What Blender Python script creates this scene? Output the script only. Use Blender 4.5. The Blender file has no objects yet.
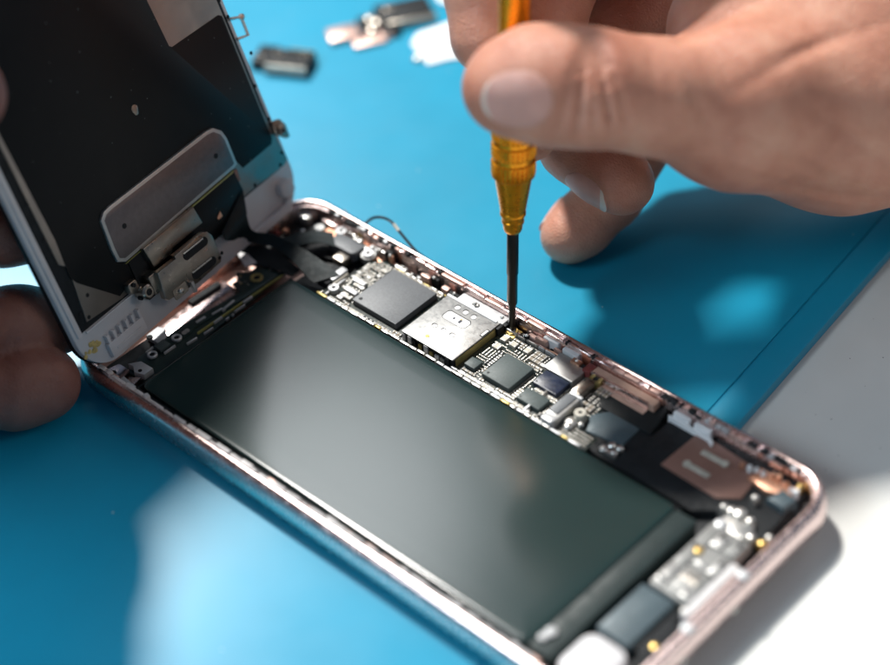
import bpy, math, random
import numpy as np
from mathutils import Vector, Matrix
random.seed(7)
S = 0.001                      # the script is written in millimetres
COL = bpy.context.scene.collection
PI = math.pi
# ------------------------------------------------------------------ materials
def ramp(nt, fac, stops):
    r = nt.nodes.new('ShaderNodeValToRGB'); e = r.color_ramp.elements
    while len(e) < len(stops): e.new(0.5)
    for q, (p, c) in zip(e, stops): q.position = p; q.color = (*c, 1) if len(c) == 3 else c
    nt.links.new(fac, r.inputs[0]); return r.outputs[0]
def noise(nt, scale, detail=3, rough=.55, vec=None):
    n = nt.nodes.new('ShaderNodeTexNoise'); n.inputs['Scale'].default_value = scale
    n.inputs['Detail'].default_value = detail; n.inputs['Roughness'].default_value = rough
    if vec is None:
        tc = nt.nodes.new('ShaderNodeTexCoord'); vec = tc.outputs['Object']
    nt.links.new(vec, n.inputs['Vector']); return n.outputs['Fac']
def mat(name, col, rough=.5, metal=0., spec=.5, var=.12, vs=400, bump=0., bs=1500, rv=.08, coat=0., sss=0., aniso=0.):
    m = bpy.data.materials.new(name); m.use_nodes = True; nt = m.node_tree
    b = nt.nodes['Principled BSDF']
    b.inputs['Metallic'].default_value = metal; b.inputs['Specular IOR Level'].default_value = spec
    b.inputs['Coat Weight'].default_value = coat; b.inputs['Coat Roughness'].default_value = .15
    f = noise(nt, vs)
    lo = tuple(c * (1 - var) for c in col); hi = tuple(min(1, c * (1 + var)) for c in col)
    nt.links.new(ramp(nt, f, [(.3, lo), (.7, hi)]), b.inputs['Base Color'])
    f2 = noise(nt, vs * 2.3)
    mr = nt.nodes.new('ShaderNodeMapRange'); mr.inputs[3].default_value = max(.02, rough - rv); mr.inputs[4].default_value = min(1, rough + rv)
    mr.inputs[1].default_value = .3; mr.inputs[2].default_value = .7
    nt.links.new(f2, mr.inputs[0]); nt.links.new(mr.outputs[0], b.inputs['Roughness'])
    if bump:
        bp = nt.nodes.new('ShaderNodeBump'); bp.inputs['Strength'].default_value = bump; bp.inputs['Distance'].default_value = .0001
        nt.links.new(noise(nt, bs, 4), bp.inputs['Height']); nt.links.new(bp.outputs[0], b.inputs['Normal'])
    if sss:
        b.inputs['Subsurface Weight'].default_value = sss; b.inputs['Subsurface Radius'].default_value = (1, .35, .2); b.inputs['Subsurface Scale'].default_value = .003
    return m
M = {}
def mk(name, *a, **k): M[name] = mat(name, *a, **k)
mk('rose_aluminium', (.84, .66, .63), .24, 1., var=.04, vs=300, bump=.08, bs=4000)
mk('rose_inner', (.64, .44, .38), .45, .8, var=.15, vs=200, bump=.2, bs=900)
mk('peach', (.60, .38, .29), .45, .2, var=.1, vs=300)
mk('module_grey', (.26, .26, .25), .5, .2, var=.12, vs=250, bump=.3, bs=1500)
mk('copper', (.72, .40, .27), .38, .9, var=.12, vs=300)
mk('brown_copper', (.26, .14, .11), .5, .2, var=.12, vs=200)
mk('dark_floor', (.012, .015, .018), .5, 0, var=.3)
mk('black_plastic', (.008, .010, .012), .6, 0, spec=.3, var=.3, bump=.2, bs=2500)
mk('black_tape', (.008, .011, .012), .6, 0, spec=.3, var=.35, vs=250, bump=.3, bs=1200)
mk('black_foam', (.02, .022, .024), .9, 0, var=.3, bump=.6, bs=3000)
mk('flex', (.008, .016, .018), .55, 0, spec=.25, var=.35, vs=250, bump=.35, bs=700)
mk('chip_grey', (.125, .135, .145), .5, .1, var=.14, vs=2600, bump=.4, bs=5000)
mk('chip_dark', (.055, .075, .075), .5, .05, var=.15, vs=2500, bump=.35, bs=5000)
mk('film_dull', (.012, .024, .024), .5, 0, spec=.3, var=.1, vs=200)
mk('chip_navy', (.012, .02, .045), .35, 0, var=.3, vs=500, bump=.2, bs=3000)
mk('steel', (.62, .61, .58), .3, 1., var=.06, vs=500, bump=.12, bs=4000)
mk('steel_warm', (.30, .27, .235), .33, 1., var=.08, vs=350, bump=.15, bs=3500)
mk('nickel', (.46, .46, .45), .46, .85, var=.07, vs=500, bump=.2, bs=3000)
mk('nickel_pale', (.55, .56, .57), .5, .55, var=.05, vs=400, bump=.15, bs=3000)
mk('solder', (.60, .59, .56), .34, .9, var=.15, vs=900, bump=.3, bs=2500)
mk('gold', (.80, .56, .20), .28, 1., var=.1, vs=600)
mk('gold_dull', (.45, .36, .14), .4, .7, var=.15, vs=600)
mk('ceramic', (.26, .22, .17), .5, 0, var=.25, vs=900)
mk('ceramic_pale', (.5, .47, .40), .45, .1, var=.2, vs=900)
mk('white_plastic', (.60, .585, .59), .42, 0, var=.05, vs=150, bump=.1, bs=1500)
mk('white_foam', (.62, .60, .59), .7, 0, var=.12, vs=500, bump=.8, bs=900)
mk('clear_grey', (.5, .5, .5), .35, 0, var=.2)
mk('blue_grey_cover', (.055, .085, .10), .5, .1, var=.12, vs=200, bump=.2, bs=2500)
mk('stain', (.55, .43, .16), .5, 0, var=.3, vs=900)
mk('fibre_green', (.012, .028, .026), .4, 0, var=.3, vs=300)
mk('edge_yellow', (.35, .33, .10), .45, 0, var=.2)
mk('red_brown', (.22, .05, .045), .5, .2, var=.2)
mk('shield_steel', (.27, .24, .22), .36, 1., var=.10, vs=120, bump=.1, bs=3000)
mk('plate_grey', (.15, .132, .135), .4, .85, var=.07, vs=900, bump=.25, bs=3500, rv=.05)
mk('driver_steel', (.075, .068, .062), .3, 1., var=.0, rv=.0)
mk('table_grey', (.50, .51, .50), .55, 0, spec=.4, var=.05, vs=60, bump=.35, bs=1200)
mk('paper', (.82, .82, .82), .7, 0, var=.03)
mk('wire_black', (.015, .015, .017), .35)
mk('nail', (.60, .30, .24), .5, 0, var=.08, vs=200, sss=.3)
mk('nail_edge', (.66, .50, .42), .4, 0, var=.06, vs=200, sss=.3)

def custom_mats():
    # anodised gold handle
    m = mat('gold_anodised', (.95, .36, .015), .28, .75, var=.05, vs=300, rv=.04); M['gold_anodised'] = m
    # battery pouch: dark green-grey laminate with faint scratches
    m = mat('battery_film', (.013, .030, .029), .17, 0, spec=.55, var=.05, vs=60, rv=.0); M['battery_film'] = m
    nt = m.node_tree; b = nt.nodes['Principled BSDF']
    # black graphite sheet with dust specks
    for nm, base, spk, dens, rgh in (('graphite_film', (.004, .005, .006), (.12, .14, .14), .045, .36),
                                     ('mat_blue', (.006, .275, .44), (.35, .5, .55), .024, .34),
                                     ('speckled_table', (.70, .70, .67), (.16, .16, .15), .05, .5)):
        m = mat(nm, base, rgh, 0, spec=.2 if nm == 'graphite_film' else .5, var=.14 if nm == 'graphite_film' else .05, vs=40 if nm != 'graphite_film' else 90, bump=.12 if nm != 'mat_blue' else .06, bs=1800 if nm != 'speckled_table' else 900, rv=.02)
        M[nm] = m; nt = m.node_tree; b = nt.nodes['Principled BSDF']
        tc = nt.nodes.new('ShaderNodeTexCoord'); v = nt.nodes.new('ShaderNodeTexVoronoi')
        v.inputs['Scale'].default_value = {'graphite_film': 420, 'mat_blue': 120, 'speckled_table': 350}[nm]
        nt.links.new(tc.outputs['Object'], v.inputs['Vector'])
        gate = noise(nt, {'graphite_film': 60, 'mat_blue': 30, 'speckled_table': 80}[nm], 2)
        mul = nt.nodes.new('ShaderNodeMath'); mul.operation = 'MULTIPLY'; mul.inputs[1].default_value = dens * 2
        nt.links.new(gate, mul.inputs[0])
        lt = nt.nodes.new('ShaderNodeMath'); lt.operation = 'LESS_THAN'
        nt.links.new(v.outputs['Distance'], lt.inputs[0]); nt.links.new(mul.outputs[0], lt.inputs[1])
        mix = nt.nodes.new('ShaderNodeMix'); mix.data_type = 'RGBA'
        src = b.inputs['Base Color'].links[0].from_socket
        nt.links.new(lt.outputs[0], mix.inputs['Factor']); nt.links.new(src, mix.inputs['A']); mix.inputs['B'].default_value = (*spk, 1)
        nt.links.new(mix.outputs['Result'], b.inputs['Base Color'])
    # circuit board: dark solder mask with fine pads
    m = mat('board', (.015, .026, .024), .4, 0, var=.3, vs=600, bump=.2, bs=2500); M['board'] = m
    nt = m.node_tree; b = nt.nodes['Principled BSDF']
    tc = nt.nodes.new('ShaderNodeTexCoord'); v = nt.nodes.new('ShaderNodeTexVoronoi'); v.distance = 'CHEBYCHEV'
    v.inputs['Scale'].default_value = 1700; nt.links.new(tc.outputs['Object'], v.inputs['Vector'])
    lt = nt.nodes.new('ShaderNodeMath'); lt.operation = 'LESS_THAN'; lt.inputs[1].default_value = .2
    nt.links.new(v.outputs['Distance'], lt.inputs[0])
    mix = nt.nodes.new('ShaderNodeMix'); mix.data_type = 'RGBA'
    src = b.inputs['Base Color'].links[0].from_socket
    nt.links.new(lt.outputs[0], mix.inputs['Factor']); nt.links.new(src, mix.inputs['A']); mix.inputs['B'].default_value = (.12, .11, .07, 1)
    nt.links.new(mix.outputs['Result'], b.inputs['Base Color'])
    # skin; the left-hand copy has shade put into its colour
    for nm, dk, md, lt_ in (('skin', (.42, .165, .105), (.56, .26, .175), (.65, .355, .25)), ('skin_left_shaded', (.19, .07, .055), (.27, .115, .085), (.33, .16, .12))):
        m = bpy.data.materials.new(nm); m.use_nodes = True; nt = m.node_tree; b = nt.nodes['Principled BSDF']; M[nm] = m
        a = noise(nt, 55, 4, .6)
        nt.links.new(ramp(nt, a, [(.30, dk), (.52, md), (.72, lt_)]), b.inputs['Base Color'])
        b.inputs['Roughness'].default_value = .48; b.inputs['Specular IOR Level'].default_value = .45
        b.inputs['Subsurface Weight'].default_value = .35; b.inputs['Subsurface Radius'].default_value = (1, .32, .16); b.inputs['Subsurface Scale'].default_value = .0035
        tc = nt.nodes.new('ShaderNodeTexCoord')
        w = nt.nodes.new('ShaderNodeTexVoronoi'); w.inputs['Scale'].default_value = 1500; w.feature = 'DISTANCE_TO_EDGE'
        n2 = nt.nodes.new('ShaderNodeTexNoise'); n2.inputs['Scale'].default_value = 300; n2.inputs['Detail'].default_value = 6
        nt.links.new(tc.outputs['Object'], w.inputs['Vector']); nt.links.new(tc.outputs['Object'], n2.inputs['Vector'])
        n3 = nt.nodes.new('ShaderNodeTexNoise'); n3.inputs['Scale'].default_value = 110; n3.inputs['Detail'].default_value = 3; n3.inputs['Distortion'].default_value = 1.2; nt.links.new(tc.outputs['Object'], n3.inputs['Vector'])
        a3 = nt.nodes.new('ShaderNodeMath'); a3.operation = 'MULTIPLY_ADD'; a3.inputs[1].default_value = 1.0; nt.links.new(n3.outputs['Fac'], a3.inputs[0]); nt.links.new(n2.outputs['Fac'], a3.inputs[2])
        ad = nt.nodes.new('ShaderNodeMath'); ad.operation = 'ADD'
        nt.links.new(w.outputs['Distance'], ad.inputs[0]); nt.links.new(a3.outputs[0], ad.inputs[1])
        bp = nt.nodes.new('ShaderNodeBump'); bp.inputs['Strength'].default_value = .5; bp.inputs['Distance'].default_value = .0004
        nt.links.new(ad.outputs[0], bp.inputs['Height']); nt.links.new(bp.outputs[0], b.inputs['Normal'])
custom_mats()
# ------------------------------------------------------------------ mesh building
class MB:
    def __init__(s): s.v = []; s.f = []; s.m = []; s.p = []
    def pieces(s): return s.p
    def add(s, vs, fs, mi=0):
        o = len(s.v); s.v += [tuple(map(float, p)) for p in vs]; s.f += [tuple(i + o for i in f) for f in fs]; s.m += [mi] * len(fs); s.p.append(((o, len(s.v)), (len(s.f)-len(fs), len(s.f)))); return s
    def slab(s, poly, z0, z1, bev=0., mi=0):
        """polygon prism with a bevelled top"""
        n = len(poly)
        if sum(poly[i][0]*poly[(i+1)%n][1]-poly[(i+1)%n][0]*poly[i][1] for i in range(n)) < 0: poly = poly[::-1]
        rings = [[(x, y, z0) for x, y in poly], [(x, y, z1 - bev) for x, y in poly]]
        if bev:
            q = inset(poly, bev * .35); rings.append([(x, y, z1 - bev * .3) for x, y in q])
            q = inset(poly, bev); rings.append([(x, y, z1) for x, y in q])
        vs = [p for r in rings for p in r]; fs = []
        for k in range(len(rings) - 1):
            for i in range(n):
                j = (i + 1) % n; fs.append((k*n+i, k*n+j, (k+1)*n+j, (k+1)*n+i))
        fs.append(tuple((len(rings)-1)*n+i for i in range(n))); fs.append(tuple(reversed(range(n))))
        return s.add(vs, fs, mi)
    def box(s, u0, u1, v0, v1, z0, z1, bev=.08, mi=0):
        return s.slab([(u0, v0), (u1, v0), (u1, v1), (u0, v1)], z0, z1, bev, mi)
    def rbox(s, u0, u1, v0, v1, z0, z1, r=.5, bev=.1, n=5, mi=0): return s.slab(rrect(u0, u1, v0, v1, r, n), z0, z1, bev, mi)
    def lathe(s, prof, c=(0, 0, 0), ax=(0, 0, 1), n=24, mi=0, closed=False):
        """profile of (radius, height) about an axis"""
        ax = Vector(ax).normalized(); a = ax.orthogonal().normalized(); b = ax.cross(a); c = Vector(c)
        vs = []; fs = []
        for r, h in prof:
            for i in range(n):
                t = 2*PI*i/n; vs.append(c + ax*h + (a*math.cos(t) + b*math.sin(t))*r)
        for k in range(len(prof) - 1 + (1 if closed else 0)):
            k2 = (k+1) % len(prof)
            for i in range(n):
                j = (i+1) % n; fs.append((k*n+i, k*n+j, k2*n+j, k2*n+i))
        if not closed:
            fs.append(tuple(reversed(range(n)))); fs.append(tuple((len(prof)-1)*n+i for i in range(n)))
        return s.add(vs, fs, mi)
    def ring(s, x, y, z0, z1, ri, ro, n=24, mi=0):
        b = min(.12, (ro-ri)*.25)
        return s.lathe([(ri, z0), (ro, z0), (ro, z1-b), (ro-b, z1), (ri+b, z1), (ri, z1-b)], (x, y, 0), (0, 0, 1), n, mi, True)
    def tube(s, pts, r, n=8, mi=0):
        pts = [Vector(p) for p in pts]; m = len(pts); rr = r if isinstance(r, (list, tuple)) else [r]*m
        vs = []; fs = []; a = None
        for k, p in enumerate(pts):
            d = (pts[min(m-1, k+1)] - pts[max(0, k-1)]).normalized()
            a = d.orthogonal().normalized() if a is None else (a - d*a.dot(d)).normalized()
            b = d.cross(a)
            for i in range(n): t = 2*PI*i/n; vs.append(p + (a*math.cos(t)+b*math.sin(t))*rr[k])
        for k in range(m-1):
            for i in range(n): j = (i+1) % n; fs.append((k*n+i, k*n+j, (k+1)*n+j, (k+1)*n+i))
        fs += [tuple(reversed(range(n))), tuple((m-1)*n+i for i in range(n))]
        return s.add(vs, fs, mi)
    def strip(s, A, B, th, mi=0):
        """a bent ribbon between two edge polylines, with thickness"""
        A = [Vector(p) for p in A]; B = [Vector(p) for p in B]; n = len(A); vs = []; fs = []
        for k in range(n):
            d = (A[min(n-1, k+1)] - A[max(0, k-1)] + B[min(n-1, k+1)] - B[max(0, k-1)])
            nn = d.cross(B[k]-A[k]); nn = nn.normalized()*th/2 if nn.length > 1e-9 else Vector((0, 0, th/2))
            vs += [A[k]+nn, B[k]+nn, B[k]-nn, A[k]-nn]
        for k in range(n-1):
            for i in range(4): j = (i+1) % 4; fs.append((k*4+i, k*4+j, (k+1)*4+j, (k+1)*4+i))
        fs += [(3, 2, 1, 0), tuple((n-1)*4+i for i in range(4))]
        return s.add(vs, fs, mi)
    def tf(s, fn): s.v = [tuple(fn(p)) for p in s.v]; return s
def inset(poly, d):
    n = len(poly); out = []
    for i in range(n):
        p0, p, p1 = Vector(poly[i-1]), Vector(poly[i]), Vector(poly[(i+1) % n])
        a = (p-p0); b = (p1-p)
        if a.length < 1e-6 or b.length < 1e-6: out.append(tuple(p)); continue
        a.normalize(); b.normalize(); na = Vector((-a.y, a.x)); nb = Vector((-b.y, b.x))
        m = na + nb; k = max(.35, 1 + na.dot(nb)); out.append(tuple(p + m*(d/k)))
    return out
def rrect(u0, u1, v0, v1, r, n=6):
    r = min(r, abs(u1-u0)/2-1e-3, abs(v1-v0)/2-1e-3); out = []
    for cx, cy, a0 in ((u1-r, v0+r, -90), (u1-r, v1-r, 0), (u0+r, v1-r, 90), (u0+r, v0+r, 180)):
        for i in range(n+1):
            a = math.radians(a0 + 90*i/n); out.append((cx+r*math.cos(a), cy+r*math.sin(a)))
    return out
ORG = {}
def thing(name, label, cat, loc=(0, 0, 0), group=None):
    o = bpy.data.objects.new(name, None); COL.objects.link(o); o.location = Vector(loc)*S; o.empty_display_size = .005
    o['label'] = label; o['category'] = cat
    if group: o['group'] = group
    ORG[o] = Vector(loc); return o
def obj(name, mb, mats, parent=None, loc=None, smooth=35, label=None, kind=None):
    if not isinstance(mats, (list, tuple)): mats = [mats]
    base = ORG.get(parent, Vector((0, 0, 0))) if parent else Vector(loc or (0, 0, 0))
    me = bpy.data.meshes.new(name)
    me.from_pydata([((p[0]-base.x)*S, (p[1]-base.y)*S, (p[2]-base.z)*S) for p in mb.v], [], mb.f)
    for k in mats: me.materials.append(M[k])
    me.polygons.foreach_set('material_index', mb.m)
    me.shade_smooth()
    me.set_sharp_from_angle(angle=math.radians(smooth)); me.update()
    o = bpy.data.objects.new(name, me); COL.objects.link(o)
    if parent: o.parent = parent; ORG[o] = base
    else: o.location = base*S; ORG[o] = base
    if label: o['label'] = label
    if kind: o['kind'] = kind
    return o
def each(name, mb, mats, parent=None, **k):
    """one object for every piece added to the builder"""
    out = []
    for (o0, o1), (f0, f1) in mb.pieces():
        q = MB(); q.v = mb.v[o0:o1]; q.f = [tuple(i-o0 for i in f) for f in mb.f[f0:f1]]; ms = [mats] if isinstance(mats, str) else mats
        q.m = [0]*(f1-f0); out.append(obj(name, q, ms[mb.m[f0]], parent, **k))
    return out
def tag(o, label, cat, group=None):
    o['label'] = label; o['category'] = cat
    if group: o['group'] = group
def rc(a, b):  # rectangle of two opposite corners
    return min(a[0], b[0]), max(a[0], b[0]), min(a[1], b[1]), max(a[1], b[1])
# ------------------------------------------------------------------ table and mat
# table sheet
mb = MB(); mb.box(-900, 700, -700, 1100, -30, -2.2, .5)
t = obj('tabletop', mb, 'speckled_table'); t['kind'] = 'structure'
# blue mat: right edge runs along E0->E1; a hem strip along the edge
E0 = Vector((110.29,73.84)); E1 = Vector((104.25,131.87)); de = (E1-E0).normalized(); nin = Vector((-de.y, de.x))
if nin.x > 0: nin = -nin
def matp(a, b): return tuple(E0 + de*a + nin*b)   # a along the edge, b inwards
mb = MB(); mb.slab([matp(-420, 6.6), matp(560, 6.6), matp(560, 620), matp(-420, 620)], -2.2, 0, .25)
mo = obj('work_mat', mb, 'mat_blue')
tag(mo, 'glossy blue silicone work mat under the opened phone', 'mat')
mb = MB(); mb.slab([matp(-420, 0), matp(560, 0), matp(560, 6.3), matp(-420, 6.3)], -2.18, .12, .5)
mb.slab([matp(-420, 6.25), matp(560, 6.25), matp(560, 6.65), matp(-420, 6.65)], -2.18, -.35, 0)
ob = obj('hem', mb, 'mat_blue', mo)
# ------------------------------------------------------------------ phone
L, W = 138.3, 67.1
phone = thing('phone', 'rose gold smartphone lying open on the blue mat with its display lifted', 'phone', (0, 0, 0))
# housing
def housing():
    mb = MB(); R = 9.2; n = 14
    prof = [(3.2, .02), (1.7, .25), (.75, .9), (.2, 2.0), (0, 3.4), (.12, 4.8), (.5, 5.9), (1.0, 6.6), (1.5, 6.95), (1.9, 7.0), (2.05, 6.9), (2.1, 6.1), (2.75, 6.05), (2.85, 5.9), (2.9, 1.0)]
    rings = []
    for d, z in prof:
        q = rrect(d, L-d, d, W-d, R-d, n); rings.append([(x, y, z) for x, y in q])
    m = len(rings[0]); vs = [p for r in rings for p in r]; fs = []
    for k in range(len(rings)-1):
        for i in range(m): j = (i+1) % m; fs.append((k*m+i, k*m+j, (k+1)*m+j, (k+1)*m+i))
    mb.add(vs, [tuple(reversed(f)) if False else f for f in fs])
    mb.add(rings[-1], [tuple(range(m))]); mb.add(rings[0], [tuple(reversed(range(m)))])
    return mb
hs = obj('housing', housing(), 'rose_aluminium', phone, smooth=50)
# antenna breaks on the lower end and side buttons seen on the rim
mb = MB(); mb.rbox(*(126.88,68.39), 0, 0, 0, 0) if False else None
mb = MB(); mb.rbox(121.5, 129.5, W-.2, W+.35, 2.6, 5.0, .3, .15)
obj('side_button', mb, 'rose_aluminium', hs)
# clips, tape and dirt along the inside ledge: near wall
random.seed(3)
mb = MB(); u = 9.
while u < 119:
    w = random.uniform(1.2, 4.4); z = random.uniform(6.35, 6.95)
    pts = rrect(u, u+w, 1.95+random.uniform(-.05, .15), 3.15+random.uniform(-.2, .3), .35, 3)
    mb.slab([(x+random.uniform(-.08, .08), y+random.uniform(-.08, .08)) for x, y in pts], 5.8, z, .25)
    u += w + random.choice((.08, .1, .15, .5))
obj('adhesive_strip', mb, 'white_foam', hs, smooth=60, label='lumpy white adhesive left along the near rim')
mb = MB(); u = 10.
while u < 121:
    w = random.uniform(2, 6)
    mb.box(u, u+w, 3.05, random.uniform(3.5, 4.1), 1, random.uniform(4.6, 5.7), .15, random.choice((0, 0, 1)))
    u += w + random.uniform(.3, 1.6)
each('inner_clip', mb, ['rose_inner', 'black_plastic'], hs)
# far wall adhesive, clips and brackets
mb = MB(); u = 10.
while u < 131:
    dark = u < 34 or u > 96
    w = random.uniform(.4, 1.6) if dark else random.uniform(1.5, 6); z = random.uniform(6.15, 6.7)
    mi = random.choice((0, 0, 0, 1, 2, 3)) if dark else random.choice((1, 1, 1, 3, 3, 0))
    if mi == 0 and not dark: w = random.uniform(.4, 1.2)
    mb.slab([(x+random.uniform(-.1, .1), y+random.uniform(-.14, .14)) for x, y in rrect(u, u+w, 64.2, 65.03, .25, 2)], 5.9, z, .15, mi)
    u += w + random.uniform(.0, .25 if dark else .6)
obj('adhesive_strip', mb, ['black_foam', 'rose_aluminium', 'nickel_pale', 'rose_inner'], hs, smooth=60, label='torn black adhesive along the far rim')
mb = MB(); u = 17.
while u < 84:
    w = random.uniform(.8, 2.8); mi = random.choice((0, 0, 1, 2, 3, 4)); zz = random.uniform(3.2, 5.6); v1 = random.uniform(62.9, 64.0)
    mb.box(u, u+w, v1-random.uniform(.5, 1.3), v1, 1, zz, .15, mi)
    if random.random() < .5: mb.lathe([(.05, 0), (.35, .02), (.4, .2), (.2, .4)], (u+w/2, v1-.6, zz), n=10, mi=2)
    u += w*random.uniform(.7, 1.2)
each('spring_clip', mb, ['black_plastic', 'rose_inner', 'solder', 'copper', 'nickel_pale'], hs)
# floor panel: rose metal seen at the left, dark rest
mb = MB(); mb.slab(rrect(3.2, L-3.2, 3.2, W-3.2, 6, 8), 1.0, 1.25, 0)
obj('inner_floor', mb, 'rose_inner', hs)
mb = MB(); mb.slab([(16.5, 3.4), (134.6, 3.4), (134.9, 63.4), (16.5, 63.4)], 1.2, 1.5, 0)
obj('floor_film', mb, 'dark_floor', hs)
# ---- battery
bu0, bu1, bv0, bv1 = 18.9, 117.6, 4.75, 44.9
def battery():
    mb = MB(); n = 6
    prof = [(0, 1.6), (0, 5.4), (.06, 5.52), (.2, 5.6), (.5, 5.65), (1.2, 5.67), (2.4, 5.69), (4.5, 5.70)]
    rings = [[(x, y, z) for x, y in rrect(bu0+d, bu1-d, bv0+d, bv1-d, max(.3, 1.6-d), n)] for d, z in prof]
    m = len(rings[0]); vs = [p for r in rings for p in r]; fs = []
    for k in range(len(rings)-1):
        for i in range(m): j = (i+1) % m; fs.append((k*m+i, k*m+j, (k+1)*m+j, (k+1)*m+i))
    mb.add(vs, fs); mb.add(rings[-1], [tuple(range(m))])
    return mb
bat = obj('battery', battery(), 'battery_film', phone, smooth=60)
mb = MB(); mb.rbox(117.65, 122.3, bv0+.2, bv1-.4, 1.6, 5.25, .4, .12)
obj('battery_lip', mb, 'film_dull', bat)
mb = MB(); mb.box(18.2, 118, bv1+.25, bv1+.8, 1.6, 4.5, .2); mb.box(18, 118, bv0-1.0, bv0-.25, 1.6, 5.0, .2); mb.box(18.1, 18.75, bv0-.6, bv1+.6, 1.6, 4.9, .2)
obj('battery_tray', mb, 'black_plastic', bat)
mb = MB()
mb.lathe([(.05, 0), (1.0, .0), (1.1, .15), (.9, .35), (.3, .42)], (*(119.02,9.29), 5.6), n=16)
mb.lathe([(.05, 0), (.8, .0), (.85, .15), (.7, .35), (.3, .4)], (*(118.7,7.64), 5.6), n=16)
each('battery_tab', mb, 'clear_grey', bat)

# ---- logic board
board = None
mb = MB()
bpoly = [(24.5, 46.6), (95, 46.6), (95, 50.5), (91, 50.5), (90.5, 61.8), (62.5, 62.2), (47, 62.2), (28.5, 62.4), (26, 60), (26, 54), (24.5, 53)]
mb.slab(bpoly, 2.6, 3.5, .05)
board = obj('circuit_board', mb, 'board', phone)
def chip(name, a, b, z, mt, h=None, bev=.12, r=.15, label=None):
    u0, u1, v0, v1 = rc(a, b); mb = MB(); mb.rbox(u0, u1, v0, v1, 3.45 if h is None else z-h, z, r, bev, 3)
    return obj(name, mb, mt, board, label=label)
chip('processor_chip', (32.63,48.66), (44.75,60.64), 4.9, 'chip_grey', label='large square grey chip')
chip('power_chip', (67.29,49.07), (74.2,56.43), 4.8, 'chip_dark')
chip('small_chip', (62.54,49.24), (65.15,51.7), 4.5, 'chip_dark')
chip('silver_chip', (75.33,57.78), (82.44,62.79), 5.0, 'nickel', label='silver topped chip')
chip('navy_chip', (76.18,53.57), (82.03,57.7), 4.6, 'chip_navy', label='glossy navy chip')
chip('radio_chip', (76.52,48.52), (82.11,52), 4.6, 'chip_dark')
# silver connector covers near the display flex
chip('silver_plate', (27.68,53.55), (30.96,54.57), 4.3, 'nickel_pale')
chip('silver_plate', (28.23,50.42), (31.65,51.58), 4.3, 'nickel_pale')
# board connectors with a lower and an upper grey plate
u0, u1, v0, v1 = rc((83.98,55.65), (86.08,59.72)); mb = MB()
mb.rbox(u0, u1, v0, v1+.6, 3.4, 5.5, .2, .12, 3)
obj('connector', mb, 'steel_warm', board)
u0, u1, v0, v1 = rc((84.12,47.42), (87.16,54.84)); mb = MB()
mb.rbox(u0, u1-.1, v0, v1, 3.4, 5.5, .3, .15, 3, mi=1); mb.rbox(u0+.1, u1-.8, v0+1.6, v1-.3, 5.45, 5.75, .2, .1, 3, mi=0); mb.rbox(u0+.05, u1-.2, v0-.9, v0+1.1, 3.2, 5.65, .4, .3, 4, mi=2)
mb.rbox(u0+.3, u1+.2, v1-.1, v1+.5, 3.4, 5.8, .15, .1, 3, mi=2)
obj('connector', mb, ['chip_grey', 'nickel', 'nickel_pale'], board)
# sim reader shield
su0, su1, sv0, sv1 = rc((47.45,47.55), (61.21,61.19))

mb = MB()
mb.rbox(su0+.25, su1-.2, sv0+.3, sv1, 3.4, 5.1, .3, .1, 3, mi=1)
sl = MB(); sl.rbox(su0, su1, sv0, sv1, 5.45, 5.65, .35, .1, 3)
mb.rbox(su0, su1, sv0, sv1, 5.35, 5.62, .35, .12, 4, mi=0)
for k in range(9):
    a = su0+.3+k*(su1-su0-.8)/9; mb.box(a, a+random.uniform(.6, 1.1), sv0-.12, sv0+.2, 3.5, random.uniform(4.3, 5.3), .05, random.choice((1, 2, 3, 0)))
mb.box(su1-.12, su1+.08, sv0+.8, sv1-1.5, 3.5, 5.2, .05, 2)
sim = obj('card_reader', mb, ['nickel', 'black_plastic', 'gold_dull', 'white_foam'], board, label='silver card reader shield')
# its cut-outs: frames, lips and what shows inside
def simp(x, y): return (x, y)
mb = MB()
def slot(a, b, r, z=5.63, mi=0, d=.05): u0, u1, v0, v1 = rc(a, b); mb.rbox(u0, u1, v0, v1, z-.05, z+d, r, 0, 5, mi)
# long window in the middle with three lips either side
cu, cv = .5*(su0+su1), .5*(sv0+sv1)
def win(cu, cv, lu, lv, mi, r=.4, z=5.63): mb.slab(rrect(cu-lu/2, cu+lu/2, cv-lv/2, cv+lv/2, r, 5), z-.03, z+.02*(mi+1), 0, mi)
wc = (53.78,56.7)
win(wc[0], wc[1], 6.2, 2.7, 1, .8); win(wc[0]+.08, wc[1]-.1, 5.95, 2.45, 2, .75)
win(wc[0]-.55, wc[1]-.1, .35, .5, 4, .1, 5.66); win(wc[0]+1.05, wc[1]-.1, .5, .9, 4, .1, 5.66); win(wc[0]+.85, wc[1]+.45, .35, .5, 3, .1, 5.66)
for p in ((51.51,59.43), (53.72,59.37), (55.89,59.33)):
    win(p[0]-.05, p[1]+.15, 1.15, 1.15, 1, .5); win(p[0]+.15, p[1]-.1, 1.1, 1.1, 2, .48, 5.65)
for p in ((51.6,52.7), (53.94,52.78), (56.17,52.82)):
    win(p[0]-.05, p[1]+.1, 1.2, .95, 1, .44); win(p[0]+.15, p[1]-.07, 1.05, .9, 2, .4, 5.65)
p = (52.64,49.55); win(p[0], p[1], .95, .95, 3, .45); win(p[0]+.1, p[1]-.15, .45, .3, 1, .14, 5.66)
p = (60.89,57.17); win(p[0], p[1], .95, 2.3, 1, .1); win(p[0]-.1, p[1], .5, 1.9, 0, .1, 5.66)
obj('shield_cutout', mb, ['nickel', 'black_plastic', 'paper', 'gold_dull', 'chip_navy'], board)
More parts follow.
